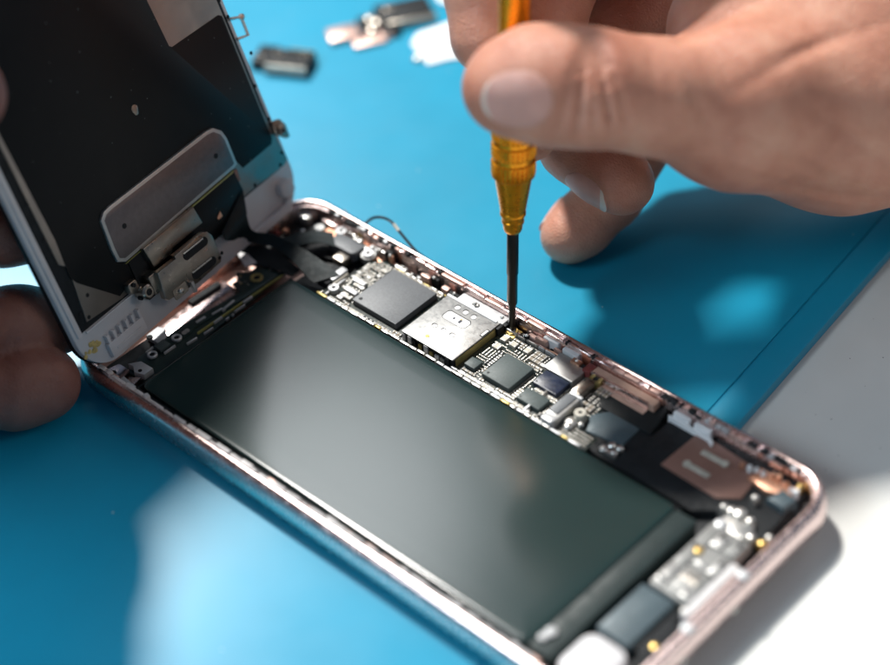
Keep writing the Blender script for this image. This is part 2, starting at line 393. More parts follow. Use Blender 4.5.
mb = MB(); mb.rbox(su0+1.6, su1+.1, sv1+.02, sv1+2.9, 4.6, 5.0, .3, .1, 3); mb.rbox(su0-.1, su1-.6, sv1-.5, sv1+.15, 5.4, 5.85, .2, .12, 3, mi=1)
mb.box(su1-.4, su1+.7, sv1-1.4, sv1+.4, 3.4, 5.3, .15, 2); mb.box(su1-.1, su1+.9, sv1+.5, sv1+1.6, 3.4, 4.9, .15, 2)
obj('card_tray', mb, ['nickel_pale', 'paper', 'black_plastic'], board)
# gold pad and screw under the driver tip
gp = (63.11,62.46)
mb = MB(); mb.slab([(gp[0]-1.6, gp[1]-1.3), (gp[0]+1.5, gp[1]-1.4), (gp[0]+1.7, gp[1]+1.2), (gp[0]-1.4, gp[1]+1.4)], 3.4, 3.65, .05, 0)
mb.ring(gp[0], gp[1], 3.6, 4.0, .75, 1.25)
obj('screw_pad', mb, 'gold', board)
mb = MB(); mb.lathe([(.7, 3.5), (.72, 4.0), (.45, 4.15), (.2, 4.05), (.02, 3.9)], (gp[0], gp[1], 0), n=18)
obj('screw', mb, 'steel', board)
def post(name, x, y, z0, z1, ri, ro, mt, parent, hole='black_plastic'):
    mb = MB(); mb.ring(x, y, z0, z1, ri, ro, 26, 0)
    if ri > .01: mb.lathe([(ri*1.02, z0), (ri*1.02, z1-.25)], (x, y, 0), n=18, mi=1)
    return obj(name, mb, [mt, hole], parent)
for px_, z, ri, ro, mt in (((24.76,61.16), 4.7, .35, 1.25, 'nickel_pale'), ((26.82,49.15), 4.6, .35, 1.15, 'nickel_pale'),
                           ((89.11,52.33), 5.4, .35, 1.2, 'ceramic_pale'), ((85.39,61.18), 5.2, .55, 1.3, 'gold_dull')):
    post('screw_post', px_[0], px_[1], 2.8, z, ri, ro, mt, board)
    if ro > 1.2 and mt == 'nickel_pale': post('screw_post', px_[0], px_[1], 2.8, z-.5, .9, 1.65, 'nickel', board)
# ---- small surface parts
random.seed(11)
def cap_mesh(l, w, h, body, name='capacitor'):
    mb = MB(); e = l*.24
    mb.box(-l/2+e*.9, l/2-e*.9, -w/2+.01, w/2-.01, 0, h*.97, .03, 0)
    mb.box(-l/2, -l/2+e, -w/2, w/2, 0, h, .05, 1); mb.box(l/2-e, l/2, -w/2, w/2, 0, h, .05, 1)
    me = bpy.data.meshes.new(name); me.from_pydata([(x*S, y*S, z*S) for x, y, z in mb.v], [], mb.f)
    me.materials.append(M[body]); me.materials.append(M['solder']); me.polygons.foreach_set('material_index', mb.m); return me
protos = {}
for l, w in ((.6, .32), (1.0, .52), (1.3, .8), (1.6, 1.3)):
    for bd in ('ceramic', 'ceramic_pale', 'black_plastic', 'nickel'):
        protos[(l, w, bd)] = (cap_mesh(l, w, w*.8 if w < .7 else .75, bd), l, w)
taken = [tuple(rc(*q)) for q in (((32.63,48.66), (44.75,60.64)), ((67.29,49.07), (74.2,56.43)), ((62.54,49.24), (65.15,51.7)), ((75.33,57.78), (82.44,62.79)),
        ((76.18,53.57), (82.03,57.7)), ((76.52,48.52), (82.11,52)), ((27.68,53.55), (30.96,54.57)), ((28.23,50.42), (31.65,51.58)),
        ((83.98,55.65), (86.08,59.72)), ((84.12,47.42), (87.16,54.84)))]
taken += [(su0-.1, su1+1.0, sv0-.2, sv1+3), (gp[0]-1.7, gp[0]+1.7, gp[1]-1.5, gp[1]+1.5)]
for q in ((24.76,61.16), (26.82,49.15), (89.11,52.33), (85.39,61.18)): taken.append((q[0]-1.4, q[0]+1.4, q[1]-1.4, q[1]+1.4))
def inpoly(x, y, poly):
    c = False; n = len(poly)
    for i in range(n):
        a, b = poly[i], poly[i-1]
        if (a[1] > y) != (b[1] > y) and x < (b[0]-a[0])*(y-a[1])/(b[1]-a[1])+a[0]: c = not c
    return c
bits = []
ck = taken[0]; taken.append((ck[1]-.1, su0+.1, ck[2]-.3, ck[3]-.2)); taken.append((ck[0], ck[1], ck[2]-.9, ck[2]))
bin_ = inset(bpoly, .3)
def place(l, w, bd, x, y, rot):
    du, dv = (l, w) if not rot else (w, l)
    r = (x-du/2, x+du/2, y-dv/2, y+dv/2); g = .10
    if not all(inpoly(a, b, bin_) for a in r[:2] for b in r[2:]): return False
    for t_ in taken:
        if r[0] < t_[1]+g and r[1] > t_[0]-g and r[2] < t_[3]+g and r[3] > t_[2]-g: return False
    taken.append(r); bits.append((l, w, bd, x, y, rot)); return True
# orderly rows first, then random filling of what is left
def row(a, b, l, w, bds, rot, skip=.0, z=None):
    n = int((Vector(b)-Vector(a)).length/((w if rot else l)+.14 if abs(b[0]-a[0]) > abs(b[1]-a[1]) else (l if rot else w)+.14))
    for i in range(n+1):
        t_ = i/max(1, n)
        if random.random() >= skip: place(l, w, random.choice(bds), a[0]+(b[0]-a[0])*t_, a[1]+(b[1]-a[1])*t_, rot)
CP = ('ceramic_pale', 'ceramic', 'ceramic', 'nickel')
a, b = (31.91,60.48), (44.12,61.26)
row((a[0], 61.35), (b[0]+1, 61.35), 1.0, .52, ('ceramic', 'ceramic_pale'), True)
for vv in (49.3, 50.0, 50.7): row((taken[1][0]-.8, vv-1.2), (taken[1][0]-.8, vv-1.2), .6, .32, CP, False)
for k in range(7): row((27.0+.0, 54.6+k*.55), (32.2, 54.6+k*.55), 1.0 if k % 3 == 0 else .6, .52 if k % 3 == 0 else .32, CP, False, .12)
for k in range(4): row((24.9+k*.9, 47.4), (24.9+k*.9, 53), .6, .32, CP, True, .2)
row((61.8, 47.3), (61.8, 59), .6, .32, CP, True); row((62.3, 47.3), (80, 47.3), 1.3, .8, ('ceramic_pale', 'nickel'), False)
for q in ((64,57.11), (63.68,59.8), (66.19,59.6), (69.44,60.01), (72.83,57.3), (62.79,56.13)): place(1.6, 1.3, 'ceramic_pale', q[0], q[1], random.random() < .5)
row((taken[1][0], taken[1][3]+.6), (taken[1][1], taken[1][3]+.6), 1.0, .52, ('ceramic_pale', 'ceramic'), False)
blocks = {}
for l, w, du, dv in ((1.3, .8, 1.45, .95), (1.0, .52, 1.12, .66)):
    for gx in range(int(66/du)):
        for gy in range(int(15.5/dv)):
            x = 25.2+gx*du; y = 47.2+gy*dv; key_ = (l, int(x/3.1), int(y/2.7))
            if key_ not in blocks: blocks[key_] = (random.random() < (.35 if l > 1.2 else .55), random.choice(CP+('black_plastic',)))
            on, bd = blocks[key_]
            if on: place(l, w, bd, x, y, False)
for gx in range(180):
    for gy in range(40):
        x = 25.0+gx*.39; y = 47.0+gy*.39; key_ = ('s', int(x/2.3), int(y/2.0))
        if key_ not in blocks: blocks[key_] = (random.random() < .5, random.choice(CP))
        place(.6, .32, blocks[key_][1] if random.random() < .8 else random.choice(CP), x, y, blocks[key_][0])
for l, w, tries in ((.6, .32, 1500),):
    for _ in range(tries):
        place(l, w, random.choice(CP+('black_plastic',)), random.uniform(24.5, 101), random.uniform(46.9, 62), random.random() < .5)
bits.sort(key=lambda b: -b[0]*b[1])
stuff = MB()
for i, (l, w, bd, x, y, rot) in enumerate(bits):
    me, _, _ = protos[(l, w, bd)]
    if i < 100:
        o = bpy.data.objects.new('capacitor', me); COL.objects.link(o); o.parent = board
        o.location = (x*S, y*S, 3.47*S); o.rotation_euler = (0, 0, (PI/2 if rot else 0)+random.uniform(-.03, .03))
    else:
        e = l*.25; du = lambda p, q: (x+p, y+q) if not rot else (x-q, y+p)
        h = w*.8 if w < .7 else .75
        for x0, x1, mi in ((-l/2, -l/2+e, 1), (l/2-e, l/2, 1), (-l/2+e, l/2-e, {'ceramic': 0, 'ceramic_pale': 2, 'black_plastic': 3, 'nickel': 2}[bd])):
            stuff.slab([du(x0, -w/2), du(x1, -w/2), du(x1, w/2), du(x0, w/2)], 3.47, 3.47+h-(0 if mi == 1 else .03), .04, mi)
obj('small_components', stuff, ['ceramic', 'solder', 'ceramic_pale', 'black_plastic'], board, kind='stuff')

# shield fence along the battery side, and around the chip groups
mb = MB()
def fence(a, b, z, wd=.32, seg=(1.2, 3.0), gap=(.1, .35), mis=(0, 0, 1)):
    a = Vector(a); b = Vector(b); Ln = (b-a).length; d = (b-a)/Ln; nn = Vector((-d.y, d.x))*wd/2; t_ = 0
    while t_ < Ln:
        s_ = min(random.uniform(*seg), Ln-t_); p, q = a+d*t_, a+d*(t_+s_)
        mb.slab([tuple(p-nn), tuple(q-nn), tuple(q+nn), tuple(p+nn)], 3.2, z+random.uniform(-.12, .12), .08, random.choice(mis)); t_ += s_+random.uniform(*gap)
fence((25, 46.3), (94, 46.3), 4.55, .55, mis=(0, 0, 1, 1, 2)); fence((61, 47.3), (81, 47.2), 4.2, .35)
fence((79.9, 47.2), (79.9, 61.6), 4.5, .4, (2, 5)); fence((62, 62.0), (91, 62.0), 4.3, .3); fence((46, 47), (46, 47.3), 4); fence((32, 61.9), (46, 61.9), 4.1, .25, mis=(1, 2))
fence((26.5, 47.0), (26.5, 53.0), 4.2, .3)
obj('shield_fence', mb, ['nickel_pale', 'solder', 'gold_dull'], board)
# pin-one dots and faint marks on the chips
mb = MB()
for q, r in (((taken[0][0]+1.3, taken[0][2]+1.2), .42), ((taken[1][0]+.9, taken[1][2]+.9), .28), ((taken[5][0]+.6, taken[5][2]+.6), .22), ((taken[4][0]+.6, taken[4][2]+.6), .22)):
    z = 4.9 if r > .4 else (4.8 if r > .25 else 4.6); mb.lathe([(r, z-.05), (r, z+.012), (.02, z+.012)], (q[0], q[1], 0), n=16)
each('marking_dot', mb, 'black_plastic', board)
# ---- left end: charging strip, screw rings, pads
lb = MB(); lb.slab([(10.4, 17.0), (13.2, 17.0), (13.2, 22.5), (12.6, 23.5), (14.2, 37), (14.2, 46), (8.8, 47.2), (8.8, 37.6), (12.1, 37.0), (10.3, 23.6)], 3.0, 3.6, .05)
left = obj('front_board', lb, 'fibre_green', phone)
mb = MB(); mb.slab([(10.25,11.5), (10.27,17.51), (11.44,37), (6.28,40.89), (14.12,47.12), (17.98,7.48), (11.95,6.97)], 2.4, 3.2, .05); obj('board_strip', mb, 'fibre_green', left)
mb = MB(); mb.slab([(14.35, 23), (14.6, 23), (15.0, 46.2), (14.75, 46.2)], 3.2, 3.66, 0); obj('board_edge', mb, 'edge_yellow', left)
for q, ri, ro, mt in (((12.38,19.35), .55, 1.05, 'nickel_pale'), ((12.32,13.01), .55, 1.05, 'nickel_pale'), ((11.48,41.95), .7, 1.35, 'gold_dull')):
    post('screw_ring', q[0], q[1], 3.4, 3.95, ri, ro, mt, left)
mb = MB(); q = (12.01,15.91); mb.box(q[0]-1.1, q[0]+1.1, q[1]-1.3, q[1]+1.3, 3.5, 4.1, .1); obj('square_sensor', mb, 'chip_dark', left)
mb = MB(); q = (12.39,21.72); mb.rbox(q[0]-.5, q[0]+.5, q[1]-.9, q[1]+.9, 3.5, 3.75, .45, .05); each('contact_pad', mb, 'solder', left)
mb = MB()
for a, b, w in (((12,24.89), (12.18,27.15), .5), ((12.73,28.55), (12.96,31.06), .35), ((14.89,27.1), (14.81,29.34), .35), ((13.41,30.64), (13.05,34.25), .45),
                ((14.97,34.95), (15.05,37.36), .5), ((15.75,32.02), (15.76,34.75), .3), ((15.33,19.5), (15.56,21.95), .35), ((15.77,23.63), (15.85,25.97), .3),
                ((13.81,14.83), (13.86,17.67), .3), ((16.12,29.24), (16.03,30.13), .3), ((16.17,30.82), (16.15,31.38), .3), ((10.88,12.66), (10.74,14.6), .25)):
    a = Vector(a); b = Vector(b); d = (b-a).normalized(); n_ = Vector((-d.y, d.x))*w/2
    mb.slab([tuple(a-n_), tuple(b-n_), tuple(b+n_), tuple(a+n_)], 3.3, 3.85, .06)
each('contact_pad', mb, 'nickel_pale', left)
mb = MB()
q = Vector((9.04,41.53))
for k in range(26):
    a = random.choice(((q.x-1.6+.35*(k % 9), q.y-2.2-.12*(k % 9)), (q.x+random.uniform(-1.3, 2.6), q.y-2+random.uniform(-1, .8)), (q.x+2+random.uniform(-.8, 1), q.y+3.5+random.uniform(0, 2))))
    mb.box(a[0], a[0]+random.uniform(.1, .5), a[1], a[1]+random.uniform(.1, .45), 3.55, 3.66, .01, random.choice((0, 1, 1)))
obj('printed_pads', mb, ['gold_dull', 'ceramic_pale'], left)
# pale rose plate and black bar beside the strip
mb = MB(); q = [(6.45,17.28), (5.08,37.72), (10.99,37.62), (10.42,17.81)]; mb.slab(q, 1.3, 2.7, .1); obj('rose_plate', mb, 'rose_aluminium', hs)
mb = MB(); a, b = Vector((6.08,28.39)), Vector((6.33,36.11)); d = (b-a).normalized(); n_ = Vector((-d.y, d.x))*.7
mb.slab([tuple(a-n_), tuple(b-n_), tuple(b+n_), tuple(a+n_)], 2.2, 3.6, .15); obj('rubber_bar', mb, 'black_foam', hs)
# near-left corner brackets
mb = MB()
mb.slab([(8.95,3.64), (9.71,6.83), (12.6,6.95), (13.5,4.41), (15.58,3.93), (15.75,2.27)], 3.0, 4.3, .12)
mb.slab([(11.42,7.74), (12.88,9.84), (16.28,10.01), (16.32,7.68), (14.23,6.9), (12.75,7.9)], 3.2, 4.6, .12, 1)
mb.slab([(13.99,5.53), (15.99,7.14), (16.5,4.67)], 2.6, 4.1, .1)
mb.slab([(13.71,3.32), (13.76,4.8), (19.77,4.27), (19.28,3.17)], 3.0, 4.8, .12, 1)
each('corner_bracket', mb, ['rose_aluminium', 'nickel_pale'], hs)
q = (14.87,7.91); mb = MB(); mb.lathe([(.4, 4.5), (.42, 4.66), (.02, 4.66)], (q[0], q[1], 0), n=14); mb.lathe([(.9, 4.0), (.9, 4.35), (.02, 4.35)], ((10.85,4.09)[0], (10.85,4.09)[1], 0), n=14)
each('bracket_hole', mb, 'black_plastic', hs)
mb = MB(); mb.slab([(7.26,15.76), (7.1,19.05), (8.83,19.68), (10.65,18.1), (10.96,15.72)], 3.0, 4.0, .15); q = (8.43,15.85); mb.lathe([(.6, 4.0), (.55, 4.25), (.02, 4.25)], (q[0], q[1], 0), n=14, mi=1)
obj('hinge_latch', mb, ['nickel_pale', 'black_plastic'], hs)
mb = MB(); mb.slab([(6.72,3.86), (6.72,17.32), (9.67,17.41), (11.17,7.81), (9.93,4.25)], 1.3, 2.6, .2); obj('camera_well', mb, 'black_plastic', hs)
# ---- far-left corner parts
mb = MB(); mb.slab([(-0.5,64.82), (7.19,68.69), (22.35,64.56), (22.72,58.3), (11.41,54.26), (7.98,46.61), (2.68,45.28), (0.75,53.37)], 1.4, 2.6, .2); obj('camera_base', mb, 'black_plastic', hs)
mb = MB(); mb.slab([(11.18,60.97), (9.1,69.56), (26.9,65.9), (27.64,61.59), (20.55,61.7)], 1.5, 3.0, .2); obj('copper_plate', mb, 'copper', hs)
q = (5.17,61.99); mb = MB(); mb.slab([(q[0]+1.6*math.cos(a+.3), q[1]+1.4*math.sin(a+.3)) for a in [i*PI/4 for i in range(8)]], 2.4, 4.4, .3); obj('hex_nut', mb, 'solder', hs)
for q, ri, ro, mt in (((10.46,61.07), .01, 1.15, 'solder'), ((14.76,63.17), .45, 1.25, 'nickel_pale')): post('screw_post', q[0], q[1], 2.4, 4.3, ri, ro, mt, hs)
mb = MB(); c = Vector((10.83,64.84)); 
pts = [(-2.0, -1.5), (2.0, -1.5), (2.0, 1.7), (1.0, 1.7), (1.0, -.3), (-1.0, -.3), (-1.0, 1.9), (-2.0, 1.9)]; ca, sa = math.cos(.1), math.sin(.1)
mb.slab([(c.x+x*ca-y*sa, c.y+x*sa+y*ca) for x, y in pts], 3.0, 4.1, .15); obj('spring_contact', mb, 'rose_aluminium', hs)
mb = MB(); c = Vector((19.11,60.58)); mb.slab([(c.x+x, c.y+y) for x, y in ((-3.6, -1.6), (-3.0, -2.2), (3.2, -2.0), (3.9, -1.2), (3.9, 1.3), (3.2, 1.9), (-3.0, 1.6), (-3.6, 1.0))], 2.6, 4.9, .35); obj('vibration_cover', mb, 'chip_grey', hs, label='grey oval cover')
mb = MB(); c = Vector((20.86,57.14)); mb.rbox(c.x-1.6, c.x+1.6, c.y-1.3, c.y+1.3, 2.6, 4.3, .5, .3); obj('foam_block', mb, 'steel_warm', hs)
mb = MB(); q = Vector((8.4,56.87)); mb.tube([(q.x+2.2*math.cos(a), q.y+2.2*math.sin(a), 3.0) for a in [(-40+i*22)*PI/180 for i in range(8)]], .35); obj('lens_ring', mb, 'steel_warm', hs)
mb = MB()
for x, y, z, r in ((280,236,2.8,.7), (288,233,2.8,.5), (294,224,3,.5), (296,246,3,.45)) if False else (): pass
for q, r, mi in (((3.51,55.12), .8, 0), ((4.66,56.65), .7, 1), ((2.22,60.61), .5, 0), ((2.69,62.61), .6, 2), ((4.55,64.72), .5, 1), ((7.62,58.78), .5, 2), ((17.79,52.87), 1.0, 2), ((2.23,58.15), .6, 2)):
    mb.lathe([(.05, 2.3), (r, 2.4), (r, 3.3), (r*.7, 3.55), (.05, 3.6)], (q[0], q[1], 0), n=12, mi=mi)
each('contact_pin', mb, ['red_brown', 'copper', 'nickel_pale'], hs)
mb = MB(); q0 = (19.19,64.9)
mb.ring(q0[0], q0[1], 3.2, 5.0, .4, 1.0, 18); mb.box(q0[0]-1.2, q0[0]+.2, q0[1]+.6, q0[1]+2.0, 3.6, 4.9, .15); obj('antenna_socket', mb, 'gold_dull', hs)
def smooth_path(pts, n=6):
    pts = [Vector(p) for p in pts]; P = [pts[0]]+pts+[pts[-1]]; out = []
    for i in range(1, len(P)-2):
        for k in range(n):
            t_ = k/n; a, b, c_, d = P[i-1], P[i], P[i+1], P[i+2]
            out.append(.5*((2*b)+(c_-a)*t_+(2*a-5*b+4*c_-d)*t_*t_+(3*b-a-3*c_+d)*t_*t_*t_))
    out.append(pts[-1]); return out
wp = smooth_path([(18.24,65.72,5), (19.32,66.31,6.5), (21.01,66.91,8.3), (23.03,67.6,9), (25.05,68.15,8.6), (27.77,67.62,7.8), (30.97,66.87,7), (33.53,66.46,6.2), (35.08,67.08,5)])
mb = MB(); mb.tube(wp, .3, 8); wire = obj('antenna_wire', mb, 'wire_black', phone)
i0 = len(wp)//2+2; mb = MB(); mb.tube(wp[i0:i0+5], .36, 8); mb.tube(wp[1:4], .36, 8, 1); obj('wire_sleeve', mb, ['ceramic_pale', 'gold'], wire)
# ---- right end: black covers, coil patch, speaker, connector
mb = MB(); mb.slab([(86.29,61.41), (92.99,65.07), (100.38,64.14), (101.72,57.13), (89.63,56.8)], 1.5, 3.9, .3, 0)
blk = obj('tape_cover', mb, 'black_tape', phone)
mb = MB(); mb.slab([(88.15,56.82), (89.48,57.55), (101.76,57.68), (101.88,60.46), (101.93,64.56), (120.91,64.73), (128.21,65.23), (132.11,63.07), (132.98,43.15), (122.24,49.99), (118.73,47.1), (96.95,47.13), (90.8,48.76)], 1.5, 3.4, .4, 0)
obj('antenna_cover', mb, 'black_plastic', blk)
mb = MB(); mb.slab([(89.84,54.21), (92.34,57.6), (99.34,57.18), (99.56,51.69), (91.97,50.51)], 2.0, 3.8, .3, 0); obj('grey_film', mb, 'blue_grey_cover', blk)
# brown coil patch with two slots
p_ = [(107.88,52.59), (108.22,62.73), (109.07,63.42), (121.51,62.43), (121.42,60.76), (123.4,60.46), (124.05,54.86), (120.58,52.17)]
mb = MB(); mb.slab(p_, 3.3, 3.75, .12); patch = obj('copper_patch', mb, 'brown_copper', phone)
mb = MB()
for a, b in (((111.62,55.39), (116.55,55.41)), ((111.78,59.59), (116.88,59.69))):
    a = Vector(a); b = Vector(b); d = (b-a).normalized(); n_ = Vector((-d.y, d.x))*.55
    mb.slab([tuple(a-n_), tuple(b-n_), tuple(b+n_), tuple(a+n_)], 3.7, 4.05, .12)
for q in ((111.62,55.39), (116.88,59.69)): mb.lathe([(.75, 3.7), (.75, 4.1), (.4, 4.25), (.02, 4.28)], (q[0], q[1], 0), n=14)
each('contact_bar', mb, 'ceramic_pale', patch)
# contact cluster between tape and battery
mb = MB()
for q, r in (((97.66,48.85), .9), ((98.3,50.36), .8), ((99.91,50.69), .7), ((99.75,49.16), .7), ((88.53,50.34), 1.3), ((88.85,49.09), .9), ((90.44,50.91), .6)):
    mb.lathe([(r, 3.2), (r, 4.2), (r*.6, 4.5), (.02, 4.55)], (q[0], q[1], 0), n=14)
a, b = Vector((96.8,48.74)), Vector((100.51,48.8)); d = (b-a).normalized(); n_ = Vector((-d.y, d.x))*.5; mb.slab([tuple(a-n_), tuple(b-n_), tuple(b+n_), tuple(a+n_)], 3.2, 4.3, .2)
each('contact_pin', mb, 'solder', blk)
# speaker module
s0, s1, t0_, t1_ = 124.2, 132.6, 28.6, 46.2
mb = MB(); mb.rbox(s0, s1, t0_, t1_, 1.6, 5.0, .5, .3); mb.rbox(s0+3.2, s1-.6, t0_+1, t1_-5, 4.9, 5.3, .8, .25, mi=1); mb.rbox(s0+.4, s0+2.6, t0_+.8, t1_-1, 4.95, 5.15, .4, .12, mi=0)
for k in range(6): mb.box(s0+3.7+.55*k, s0+4.0+.55*k, t0_+4.0, t0_+6.6, 5.28, 5.34, .02, 2)
spk = obj('speaker_module', mb, ['module_grey', 'module_grey', 'steel_warm'], phone)
mb = MB()
for k, (x0, x1, y0, y1, z1, mi) in enumerate(((s0+.3, s0+2.4, t0_+1.2, t0_+6, 5.3, 0), (s0+.3, s0+2.4, t0_+6.5, t0_+12, 5.25, 1), (s0+2.9, s0+5.2, t1_-4.6, t1_-1.2, 5.5, 0), (s0+5.6, s1-.3, t1_-4.4, t1_-.6, 5.3, 1),
        (s0+5.9, s1-.3, t0_+.6, t0_+3.2, 5.6, 0), (s0+6.4, s1-.4, t0_+7.6, t0_+11.6, 5.5, 0), (s0+3.4, s0+5.6, t0_+8.0, t0_+9.2, 5.5, 0))): mb.rbox(x0, x1, y0, y1, 4.95, z1, .35, .12, 4, mi=mi)
each('cover_plate', mb, ['nickel', 'module_grey'], spk)
mb = MB()
for x, y, r in ((s0+1.3, t0_+1.9, .45), (s0+1.3, t0_+11.2, .4), (s0+4, t1_-2.0, .55), (s0+6.9, t0_+1.7, .5), (s0+7.3, t0_+10.6, .45), (s0+7.2, t1_-1.6, .4)): mb.lathe([(r, 5.2), (r, 5.66), (.02, 5.66)], (x, y, 0), n=14)
each('cover_hole', mb, 'black_plastic', spk)
mb = MB(); mb.box(s0+2.55, s0+2.8, t0_+.4, t1_-.6, 4.9, 5.06, .02); mb.box(s0+.2, s1-.2, t1_-5.2, t1_-4.9, 4.9, 5.06, .02); mb.box(s0+2.8, s1-.2, t0_+7.2, t0_+7.45, 4.9, 5.34, .02); obj('seam', mb, 'black_plastic', spk)
mb = MB(); q = (126.68,39.3); mb.lathe([(.95, 4.9), (1.0, 5.3), (.75, 5.6), (.02, 5.7)], (q[0], q[1], 0), n=16); obj('screw', mb, 'gold', spk, label='gold headed screw')
mb = MB()
for q, r, mi in (((125.59,46.96), 1.35, 1), ((125.09,50.69), 1.0, 0), ((129.04,50.74), .9, 0), ((131.46,47.74), .9, 0), ((133.77,47.78), .9, 2), ((133.91,49.62), .8, 0), ((123.53,50.57), .8, 0), ((126.58,51.16), 1.3, 0), ((126.46,55.69), .8, 0),
                 ((130.69,37.69), 1.5, 1), ((131.36,30.76), 1.7, 1), ((133.85,29.46), 1.1, 0), ((133.13,27.68), 1.2, 0), ((130.9,62.91), .7, 2), ((133.8,18.29), 1.2, 2)):
    mb.lathe([(r, 2.6), (r, 4.6), (r*.8, 5.0), (r*.4, 5.2), (.02, 5.22)], (q[0], q[1], 0), n=16, mi=mi)
mb.rbox(124.6, 130.6, 46.6, 50.4, 1.6, 4.4, .8, .3, mi=0)
each('terminal', mb, ['solder', 'nickel_pale', 'gold'], spk)
mb = MB(); mb.rbox(132.9, 134.7, 26.0, 40.5, 1.6, 5.9, .7, .35); obj('speaker_gasket', mb, 'white_foam', spk)
mb = MB(); mb.rbox(123.6, 130.6, 15.4, 27.8, 1.6, 5.0, .5, .3); obj('vibration_motor', mb, 'blue_grey_cover', phone)
mb = MB(); mb.rbox(123.5, 132.5, 4.2, 14.2, 1.6, 5.6, 2.6, .6, 8); obj('charging_port', mb, 'white_plastic', phone)
mb = MB(); mb.rbox(133.0, 134.6, 8, 24.5, 1.6, 5.2, .6, .3); mb.rbox(131.2, 132.8, 16, 27, 1.6, 4.4, .5, .3); obj('port_bracket', mb, 'black_plastic', phone)
for q in ((140.87,29.29), (140.06,32.29), (139.2,39.02)): pass
mb = MB()
for v, r in ((14.0, .9), (20.0, .75), (34.0, .75)): mb.lathe([(r, -.2), (r, .35), (r*.6, .55), (.02, .6)], (L-.25, v, 3.2), (1, 0, 0), n=18)
each('end_screw', mb, 'solder', hs)
mb = MB()
for v in (38.5, 23.5): mb.rbox(L-2.9, L-.8, v-.9, v+.9, 6.5, 7.12, .6, .15)
each('rim_clip', mb, 'nickel_pale', hs)
# copper wall piece and white pads on the far wall
mb = MB(); a, b = (83.91,63.1), (97.55,62.95)
mb.slab([(a[0], 60.4), (b[0], 60.2), (b[0], 61.9), (a[0], 61.9)], 1.6, 4.0, .2, 0); mb.slab([(a[0]-.2, 61.9), (b[0]+1.2, 61.9), (b[0]+1.2, 63.9), (a[0]-.2, 63.9)], 1.6, 5.5, .25, 0)
mb.slab([(a[0], 61.6), (b[0], 61.6), (b[0], 62.0), (a[0], 62.0)], 3.9, 5.75, .1, 2); mb.slab([(a[0]-2.0, 61.4), (a[0]-.1, 61.4), (a[0]-.1, 63.7), (a[0]-2.0, 63.7)], 1.6, 5.6, .25, 1)
each('copper_bracket', mb, ['peach', 'red_brown', 'rose_aluminium'], hs)
mb = MB()
for c in ((72.07,64.11), (77.14,63.8), ((104.32,65.51)[0], 63.4), ((109.12,65.7)[0], 63.4)): mb.rbox(c[0]-1.9, c[0]+1.9, c[1]-.55, c[1]+.55, 2, 5.5, .3, .2)
mb.slab([((101.88,64.91)[0], 62.3), ((110.92,64.84)[0], 62.3), ((112.39,64.71)[0], 61.5), ((112.39,64.71)[0], 62.2), ((111.06,64.96)[0], 62.8), ((101.88,64.91)[0], 62.8)], 2, 4.7, .08)
for k in range(9): mb.lathe([(.5, 2), (.5, random.uniform(4.2, 5.4)), (.02, 5.4)], (119.5+k*1.5+random.uniform(-.3, .3), 61.6+random.uniform(-.6, .9), 0), n=10, mi=random.choice((0, 1, 2)))
each('contact_pad', mb, ['paper', 'copper', 'solder'], hs)
mb = MB(); mb.slab([(122, 59.4), (126.5, 58.6), (131, 60.0), (130.5, 62.6), (122.5, 62.8)], 2, 4.3, .4, 0); mb.slab([(128, 56.8), (131.8, 56.6), (132.4, 60), (129, 60.5)], 2, 4.9, .5, 1)
each('antenna_bracket', mb, ['copper', 'blue_grey_cover'], hs)
# copper strips lying beside the board
mb = MB()
for k in range(5): mb.tube([(66+k*3.2, 62.45+.1*(k % 3), 3.6), (70+k*3.6, 62.55, 3.9+.2*(k % 2)), (75+k*3.8, 62.9-.1*k, 3.7)], .2, 6, k % 2)
mb.slab([(66.5, 62.5), (69.5, 62.6), (69.2, 64.0), (66.8, 64.0)], 2, 4.6, .4, 0)
obj('antenna_strip', mb, ['rose_inner', 'copper'], hs)

# ------------------------------------------------------------------ raised display (part of the phone)
D = [12.8826, -1.35587, 7.47792, -0.1338, 0.991, -0.00285, -0.30598, -0.03858, 0.95126]
DO, D1, D2 = Vector(D[0:3]), Vector(D[3:6]), Vector(D[6:9]); DN = D1.cross(D2)
def dt(p): return DO + D1*p[0] + D2*p[1] + DN*p[2]
WD, HD = 65.7, 136.
def dob(name, mb, m, parent=None, **k): return obj(name, mb.tf(dt), m, parent, **k)
mb = MB(); mb.slab(rrect(0, WD, 0, HD, 8.0, 10), -2.6, -1.5, .0, 1); mb.slab(rrect(.15, WD-.15, .15, HD-.15, 8.0, 10), -1.5, -.25, .35, 0)
disp = dob('display', mb, ['white_plastic', 'black_plastic'], phone)
mb = MB(); mb.slab([(2.3, 9.6), (WD-2.3, 9.4), (WD-1.3, 11.5), (WD-1.3, 130), (2.3, 130)], -.3, .02, .05); dob('plate_gasket', mb, 'black_plastic', disp)
# steel shield plate
mb = MB(); mb.slab([(4.19,10.94), (13.52,9.98), (54.32,9.83), (63.66,9.5), (64.96,10.04), (WD-2.1, 22), (WD-2.1, 128), (4.2, 128), (4.2, 24), (5.8, 22.5)], -.02, .28, .08)
shield = dob('shield_plate', mb, 'shield_steel', disp)
mb = MB()
for q in ((66.58,34.14), (64.62,43.39), (64.26,27.82), (64.35,20.01), (64.14,12.11), (62.49,10.09), (54.28,10.33), (6.91,15.32), (3.74,13), (5.07,11.49), (3.82,37.4), (3.76,29.54), (3.45,45.26), (64.05,47.26)):
    mb.lathe([(.42, .26), (.42, .31), (.02, .31)], (q[0], q[1], 0), n=14)
each('rivet_hole', mb.tf(dt), 'black_plastic', disp)
